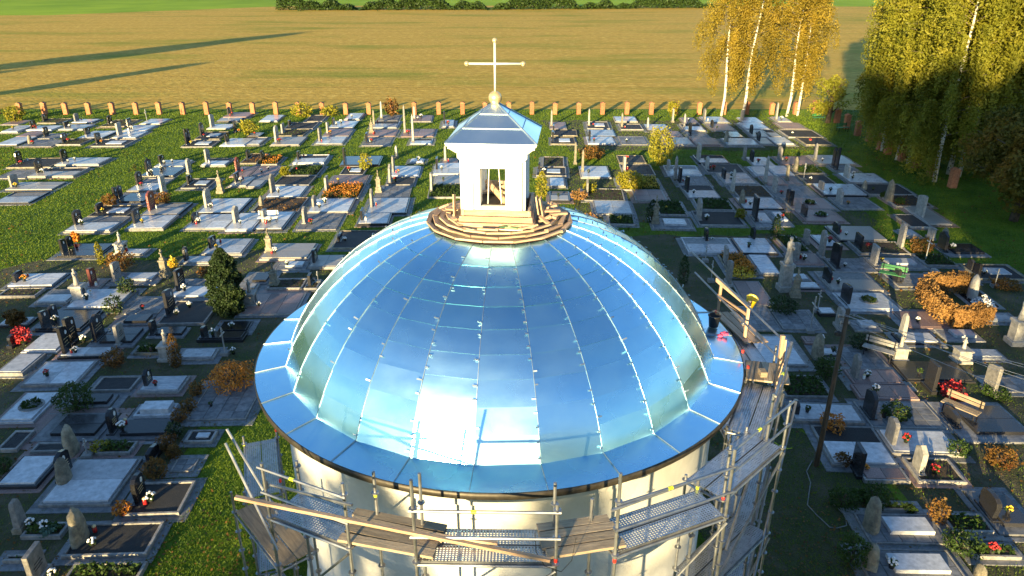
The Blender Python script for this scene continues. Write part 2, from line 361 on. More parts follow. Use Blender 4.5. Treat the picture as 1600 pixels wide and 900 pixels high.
# lantern
LZ = 9.55; lant = empty('lantern', (-.07,0,0), R(-5)); lant.parent = chapel
hw = .615
b = MB()
for sx in (-1,1):
    for sy in (-1,1):
        b.box(sx*hw if sx < 0 else .26, sy*hw if sy < 0 else .26, 10.0, -.26 if sx < 0 else hw, -.26 if sy < 0 else hw, 10.80)
b.box(-hw,-hw,10.80,hw,hw,11.18); b.box(-hw,-hw,LZ-.1,hw,hw,10.0)
b.build('lantern_wall', M['plaster'], lant)
for a in range(4):
    for s_ in (-1,1):
        b = MB(); b.box(min(s_*.40,s_*.60),-hw-.05,9.9,max(s_*.40,s_*.60),-hw+.005,10.95,.004); b.build('corner_strip', M['plaster'], lant, rot=(0,0,a*math.pi/2))
b = MB()
for z0, z1, h0, h1 in [(10.95,11.03,.64,.70),(11.03,11.13,.70,.70),(11.13,11.24,.72,.84),(11.24,11.34,.86,.86)]:
    vs = [(-h0,-h0,z0),(h0,-h0,z0),(h0,h0,z0),(-h0,h0,z0),(-h1,-h1,z1),(h1,-h1,z1),(h1,h1,z1),(-h1,h1,z1)]
    b.add(vs, [(3,2,1,0),(4,5,6,7),(0,1,5,4),(1,2,6,5),(2,3,7,6),(3,0,4,7)])
b.build('cornice', M['plaster'], lant)
for a in range(4):
    e_, t_, z0, z1 = .905, .05, 11.36, 11.99
    for k in range(3):
        u0, u1 = [0,.36,.72,1][k], [0,.36,.72,1][k+1]
        h0, h1 = e_+(t_-e_)*u0, e_+(t_-e_)*u1; za, zb = z0+(z1-z0)*u0, z0+(z1-z0)*u1
        b = MB(); b.add([(-h0,-h0,za),(h0,-h0,za),(h1,-h1,zb),(-h1,-h1,zb),(-h0,-h0,za-.02),(h0,-h0,za-.02),(h1,-h1,zb-.02),(-h1,-h1,zb-.02)], [(0,1,2,3),(5,4,7,6),(4,5,1,0)])
        b.build('lantern_roof_panel', M['zincroof'], lant, rot=(0,0,a*math.pi/2))
        if k:
            b = MB(); b.box(-h0,-.006,-.006,h0,.006,.012); b.build('roof_batten', M['zincb'], lant, loc=(0,0,0), rot=(0,0,a*math.pi/2)).data.transform(Matrix.Translation((0,-h0,za+.004)))
    b = MB(); b.tube([(-e_,-e_,z0+.01),(-t_,-t_,z1+.01)], .016, 6); b.build('hip_seam', M['zincb'], lant, rot=(0,0,a*math.pi/2))
b = MB(); b.box(-.89,-.89,11.30,.89,.89,11.35); b.build('roof_edge', M['plaster'], lant)
# rods and timber inside the lantern
b = MB(); b.tube([(-.12,-.45,10.0),(-.09,-.45,10.8)], .011); b.tube([(.16,-.42,10.0),(.10,-.42,10.8)], .011); b.build('rod', M['silver'], lant)
b = MB(); b.tube([(-.2,.1,10.35),(.24,-.42,10.05)], .06, 8); b.tube([(-.3,.28,10.05),(.25,.1,10.25)], .05, 6); b.build('timber_prop', M['wood'], lant)
b = MB(); b.box(-.33,.3,10.0,.33,.36,10.3); b.build('back_board', M['oldwood'], lant)
b = MB(); b.box(-.5,-.5,10.004,.5,.29,10.015); b.build('lantern_floor', M['gutter'], lant)
# cross
crx = empty('cross', (-.07,0,0), R(-1)); crx.parent = chapel
b = MB(); b.ball((0,0,12.10), .135, 20, 14); b.build('ball', M['gold'], crx, True)
b = MB(); b.tube([(0,0,12.2),(0,0,13.16)], .022, 10); b.tube([(-.52,0,12.76),(.52,0,12.76)], .022, 10); b.build('cross_bar', M['silver'], crx, True)
for p in [(0,0,13.2),(-.56,0,12.76),(.56,0,12.76)]:
    b = MB(); b.ball(p, .05, 12, 8); b.build('knob', M['gold'], crx, True)
b = MB(); b.lathe([(.09,11.94),(.05,12.0),(.05,12.02)], 10); b.build('socket', M['zincb'], crx)

# timber skirt laid round the lantern foot
tp = empty('timber_platform', (CX, CY, 9.5)); tag(tp, 'ring of pale timber planks around the foot of the lantern', 'platform')
for ring, (r, z) in enumerate([(1.50,.085),(1.36,.13),(1.22,.17),(1.08,.2),(.95,.22)]):
    nb = 16
    for i in range(nb):
        if ring >= 3 and rnd.random() < .35: continue
        a = 2*math.pi*(i+.5*(ring % 2))/nb; L = 2*r*math.tan(math.pi/nb)
        b = MB(); b.box(-L/2,-.05,-.018,L/2,.05,.018)
        b.build('plank', M['wood'], tp, loc=cyl(r, a, z-.03+rnd.uniform(-.006,.006)), rot=(R(-11+rnd.gauss(0,1.5)), R(rnd.gauss(0,1.2)), a+R(rnd.gauss(0,1.4))))
for a in range(4):
    for k in range(3):
        L = .78-.03*k; b = MB(); b.box(-L,-.03,0,L,.015,.115)
        b.build('curb_board', M['wood'], tp, loc=(math.sin(a*math.pi/2-R(5))*(.78-.05*k), -math.cos(a*math.pi/2-R(5))*(.78-.05*k), .08+.125*k), rot=(R(-8),0,a*math.pi/2-R(5)))
for i in range(11):   # loose offcuts
    a = R(rnd.uniform(45,110)) if i < 8 else R(rnd.uniform(-110,-60)); r = rnd.uniform(.98,1.3); L = rnd.uniform(.2,.38)
    b = MB(); b.box(-L/2,-.04,-.02,L/2,.04,.02); b.build('offcut', M['wood'], tp, loc=cyl(r, a, .2+.035*(i % 4)), rot=(R(rnd.uniform(-18,18)), R(rnd.uniform(-25,25)), rnd.uniform(0,3)))
for s_, tilt in ((-.93,12),(.86,-8),(.95,-14)):
    b = MB(); b.box(-.05,-.015,0,.05,.015,.55); b.build('upright_board', M['wood'], tp, loc=(s_,-.35,.12), rot=(R(-6),R(tilt),R(70)))
b = MB(); b.box(-.09,-.07,0,.09,.07,.012); b.build('green_sheet', M['greenpaint'], tp, loc=(.1,-1.0,.20), rot=(R(-8),0,.2))
b.build('green_sheet', M['greenpaint'], tp, loc=(.32,-1.02,.19), rot=(R(-8),0,-.4))

# things left on the eave
bk = empty('bucket', (*[a+b_ for a, b_ in zip((CX,CY), cyl(5.12, R(97), 0)[:2])], 6.655)); tag(bk, 'black bucket standing on the dome eave at its right edge', 'bucket')
b = MB(); b.lathe([(.11,0),(.14,.26),(.155,.27),(.155,.285),(.135,.285),(.105,.02)], 16); b.build('bucket_body', M['black'], bk, True)
b = MB(); b.tube([(.14*math.cos(t),0.02,.27+.12*math.sin(t)) for t in np.linspace(0,math.pi,9)], .006, 5); b.build('handle', M['steel'], bk)
b = MB(); 
for i in range(7): b.ball((rnd.uniform(-.13,.13),rnd.uniform(-.08,.08),.03+rnd.uniform(0,.03)), rnd.uniform(.04,.07), 7, 5, .6)
o = b.build('cloth', M['pinkcloth'], None, loc=(*[a+b_ for a, b_ in zip((CX,CY), cyl(5.2, R(91.5), 0)[:2])], 6.64)); tag(o, 'crumpled pink cloth beside the bucket on the dome eave', 'cloth')
# ------------------------------------------------------------------ scaffolding round the drum
def deck_mat():
    m = mat('perforated_deck', (.34,.35,.37), (.50,.51,.53), 8, .45, metal=.8, rvar=.1, vrand=.12)
    nt = m.node_tree; N = nt.nodes; Lk = nt.links; b = N['Principled BSDF']
    tc = N.new('ShaderNodeTexCoord'); mp = N.new('ShaderNodeMapping'); mp.inputs['Scale'].default_value = (20,24,0); Lk.new(tc.outputs['Object'], mp.inputs[0])
    vo = N.new('ShaderNodeTexVoronoi'); vo.inputs['Scale'].default_value = 1.; vo.inputs['Randomness'].default_value = 0.; Lk.new(mp.outputs[0], vo.inputs['Vector'])
    ge = N.new('ShaderNodeMath'); ge.operation = 'LESS_THAN'; ge.inputs[1].default_value = .27; Lk.new(vo.outputs['Distance'], ge.inputs[0])
    tr = N.new('ShaderNodeBsdfTransparent'); mx = N.new('ShaderNodeMixShader')
    Lk.new(ge.outputs[0], mx.inputs[0]); Lk.new(b.outputs[0], mx.inputs[1]); Lk.new(tr.outputs[0], mx.inputs[2]); Lk.new(mx.outputs[0], N['Material Output'].inputs[0])
    return m
M['deck'] = deck_mat()
def standard(z1, red=None):
    b = MB(); b.tube([(0,0,.05),(0,0,z1)], .026, 8); b.box(-.08,-.08,.02,.08,.08,.06)
    z = .4
    while z < z1-.05: b.lathe([(.03,-.012),(.062,-.008),(.062,.008),(.03,.012)], 8, (0,0,z)); z += .5
    return b
def bay(theta, L, decks, tops, label, rm=6.38, guard=True, brace=True, oz=0, ptype='deck'):
    th = R(theta); rt = empty('scaffold_bay', (CX + rm*math.sin(th), CY - rm*math.cos(th), 0), th)   # local -y points outward
    tag(rt, label, 'scaffold', 'scaffold bays round the chapel drum')
    hw_ = .365; zt = max(decks)
    for i, (sx, sy) in enumerate([(-1,-1),(1,-1),(-1,1),(1,1)]):
        standard(tops[i]).build('standard', M['steel'], rt, loc=(sx*L/2, sy*hw_, 0))
        if rnd.random() < .45: continue
        zz = rnd.uniform(zt-.2, zt+.5); t = MB(); t.lathe([(.028,0),(.028,.07)], 8); t.build('marker_tape', M['tapered' if rnd.random() < .6 else 'tapeyellow'], rt, loc=(sx*L/2, sy*hw_, zz))
    for d in decks:
        for sy in (-1,1):
            b = MB(); b.tube([(-L/2,sy*hw_,d-.06),(L/2,sy*hw_,d-.06)], .024, 6); b.build('ledger', M['steel'], rt)
        for sx in (-1,1):
            b = MB(); b.tube([(sx*L/2,-hw_,d-.06),(sx*L/2,hw_,d-.06)], .024, 6); b.build('transom', M['steel'], rt)
        for k, y in enumerate((-.345, .012)):
            if ptype == 'ply' and d == zt:
                b = MB(); b.box(-L/2+.02,y,d-.01,L/2-.02,y+.33,d+.015); b.build('deck_board', M['oldwood'], rt)
            else:
                b = MB(); b.box(-L/2+.02,y,d,L/2-.02,y+.333,d+.004); b.build('deck_board', M['deck'], rt)
                b = MB(); b.box(-L/2+.02,y,d-.05,L/2-.02,y+.006,d+.006); b.box(-L/2+.02,y+.327,d-.05,L/2-.02,y+.333,d+.006); b.build('deck_rail', M['steel'], rt)
    if guard:
        for z in (zt+.5, zt+.98):
            b = MB(); b.tube([(-L/2-.06,-hw_-.04,z),(L/2+.06,-hw_-.04,z)], .024, 6); b.build('guard_rail', M['steel'], rt)
        b = MB(); b.tube([(-.2,-hw_-.04,zt+.98),(-.12,-hw_-.04,zt+.98)], .028, 8); b.build('marker_tape', M['tapeyellow'], rt)
    if brace:
        z0 = zt-2
        for lv in range(len(decks)-1):
            b = MB(); b.tube([(-L/2,-hw_-.05,z0+.1),(L/2,-hw_-.05,z0+1.9)], .022, 6); b.build('diagonal_brace', M['steel'], rt); z0 -= 2
    return rt
DK = (6.4,4.4,2.4)
bay(-1, 2.07, DK, (7.9,7.5,7.45,7.3), 'galvanised scaffold bay square in front of the chapel wall')
bay(-25.6, 1.57, DK, (7.45,7.6,7.0,7.3), 'galvanised scaffold bay left of the front bay, deck sloping away')
bay(24.2, 2.07, DK, (7.9,7.7,6.9,6.6), 'galvanised scaffold bay right of the front bay')
bay(44.5, 2.07, DK, (7.5,7.4,6.5,6.5), 'galvanised scaffold bay second to the right of front bay', rm=6.08)
bay(63.5, 2.0, DK, (7.4,7.4,6.5,6.5), 'galvanised scaffold bay below the timber landing at right', rm=5.76)
bay(92, 2.07, (6.3,4.3,2.3), (6.9,6.5,6.4,6.4), 'scaffold bay behind the timber landing at the far right', rm=5.68, guard=False)
bay(-49, 2.07, (4.4,2.4), (4.9,5.6,4.8,4.8), 'low scaffold bay at the left with stained plywood deck', rm=5.82, ptype='ply', guard=False)
bay(-71, 2.07, (4.4,2.4), (4.6,4.6,4.6,4.6), 'low scaffold bay along the left wall beside the lawn', rm=5.55, guard=False)
def rel(x, y, z): return (CX+x, CY+y, z)
def beam(name, p, q, wdt, hgt, m, label, cat, group=None):
    p, q = Vector(p), Vector(q); d = q-p; L = d.length; b = MB(); b.box(0,-wdt/2,-hgt/2,L,wdt/2,hgt/2)
    o = b.build(name, m, None); o.location = p; o.rotation_euler = d.to_track_quat('X','Z').to_euler(); return tag(o, label, cat, group)
def pipe(name, p, q, r, label, m='steel'):
    b = MB(); p, q = Vector(p), Vector(q); b.tube([(0,0,0), q-p], r, 8); o = b.build(name, M[m], None, loc=p); return tag(o, label, 'tube', 'loose scaffold tubes')
# plank bridges between bays
for (a0, a1, where) in ((-19.5,-9.0,'left'),(8.0,15.6,'right')):
    th = R((a0+a1)/2); L = 2*6.4*math.tan(R(a1-a0)/2)+.34
    for k in range(4):
        b = MB(); b.box(-L/2+rnd.uniform(-.05,.03),-.085,0,L/2+rnd.uniform(-.03,.05),.085,.045,.004)
        r = 6.08+.19*k; o = b.build('scaffold_plank', M['oldwood'], None, loc=(CX+r*math.sin(th), CY-r*math.cos(th), 6.425+.002*k), rot=(0,0,th+R(rnd.gauss(0,.8))))
        tag(o, ordinal(k+1)+' timber plank from the wall bridging the gap %s of the front bay' % where, 'plank', 'timber planks on the scaffold')
beam('timber_batten', rel(-3.75,-6.55,7.45), rel(.82,-6.92,6.62), .06, .05, M['wood'], 'long pale timber batten leaning along the front guard rail', 'batten')
beam('timber_batten', rel(-1.2,-6.25,6.52), rel(.05,-6.45,6.5), .05, .04, M['wood'], 'short timber batten lying on the front deck', 'batten')
pipe('scaffold_tube', rel(-3.36,-5.8,6.2), rel(-4.45,-4.9,7.5), .024, 'scaffold tube jutting up left of the dome, upper of two')
pipe('scaffold_tube', rel(-3.5,-5.95,5.9), rel(-4.40,-5.15,7.4), .024, 'scaffold tube jutting up left of the dome, lower of two')
pipe('scaffold_tube', rel(-3.55,-5.7,7.0), rel(-2.05,-6.6,7.35), .024, 'guard tube running along the left scaffold deck')
pipe('scaffold_tube', rel(1.7,-6.72,7.35), rel(3.6,-5.75,7.35), .024, 'thin guard tube from front bay to right bay')
pipe('scaffold_tube', rel(4.0,-5.2,5.2), rel(5.9,-2.0,7.6), .026, 'long sloping brace tube on the right scaffold, upper one')
pipe('scaffold_tube', rel(4.6,-5.0,3.4), rel(6.2,-2.0,6.2), .026, 'long sloping brace tube on the right scaffold, lower one')
pipe('scaffold_tube', rel(5.92,-1.6,7.4), rel(5.2,3.8,7.35), .024, 'long guard tube running back past the dome, upper one')
pipe('scaffold_tube', rel(5.92,-1.6,6.95), rel(5.25,3.4,6.9), .024, 'long guard tube running back past the dome, lower one')
# timber landing and rails at the right rear
for k in range(5):
    b = MB(); b.box(-.42,-.085,0,.42,.085,.04,.004); a = R(77); r = 5.56+.175*k
    o = b.build('landing_plank', M['oldwood'], None, loc=(CX+r*math.sin(a), CY-r*math.cos(a), 6.5), rot=(0,0,a+R(rnd.gauss(0,1)))); tag(o, ordinal(k+1)+' plank from the wall of the timber landing at right', 'plank', 'planks of the timber landing')
b = MB(); b.box(-.07,-.1,0,.07,.1,.12,.01); o = b.build('wood_block', M['oldwood'], None, loc=(CX+5.8*math.sin(R(75)), CY-5.8*math.cos(R(75)), 6.546)); tag(o, 'small wooden block lying on the timber landing', 'block')
beam('timber_post', rel(5.82,-1.85,5.9), rel(5.82,-1.7,7.6), .07, .08, M['wood'], 'tall sunlit timber post at the right scaffold landing, front one', 'post')
beam('timber_post', rel(5.92,-1.75,6.1), rel(5.92,-1.6,7.45), .05, .06, M['wood'], 'thinner timber post strapped behind the tall one', 'post')
beam('timber_rail', rel(5.42,1.94,7.3), rel(5.78,.3,7.3), .04, .1, M['wood'], 'upper timber guard board behind the dome eave', 'board')
beam('timber_rail', rel(5.46,1.85,6.9), rel(5.88,.7,6.9), .04, .1, M['wood'], 'lower timber guard board behind the dome eave', 'board')
beam('timber_post', rel(5.51,1.8,6.2), rel(5.51,1.8,7.36), .06, .06, M['wood'], 'short timber post holding guard boards, farther one', 'post')
beam('timber_post', rel(5.82,.5,6.2), rel(5.82,.5,7.36), .06, .06, M['wood'], 'short timber post holding guard boards, nearer one', 'post')
for k in range(3):
    beam('timber_plank', rel(5.55+.2*k,2.0,6.36), rel(5.85+.2*k,.3,6.38), .17, .035, M['wood'], ordinal(k+1)+' pale plank from the dome under the guard boards', 'plank', 'planks under the guard boards')
yb = empty('bucket', rel(5.98,.95,7.02)); yb.rotation_euler = (R(12),R(14),R(-30)); yb.scale = (.85,.85,.85); tag(yb, 'yellow bucket hanging on the timber guard board', 'bucket')
b = MB(); b.lathe([(.12,0),(.155,.30),(.17,.31),(.17,.33),(.15,.33),(.115,.02)], 18); b.build('bucket_body', M['bucketyellow'], yb, True)
b = MB(); b.tube([(.155*math.cos(t),0,.31+.1*math.sin(t)) for t in np.linspace(0,math.pi,9)], .006, 5); b.build('handle', M['steel'], yb)
b = MB(); b.tube([rel(.6,-6.78,7.0), rel(.62,-6.84,6.7), rel(.75,-6.86,6.45), rel(1.0,-6.82,6.3), rel(1.15,-6.8,6.5), rel(1.2,-6.78,6.9)], .006, 5)
o = b.build('cable', M['black']); tag(o, 'thin black cable looped over the front guard rail', 'cable')
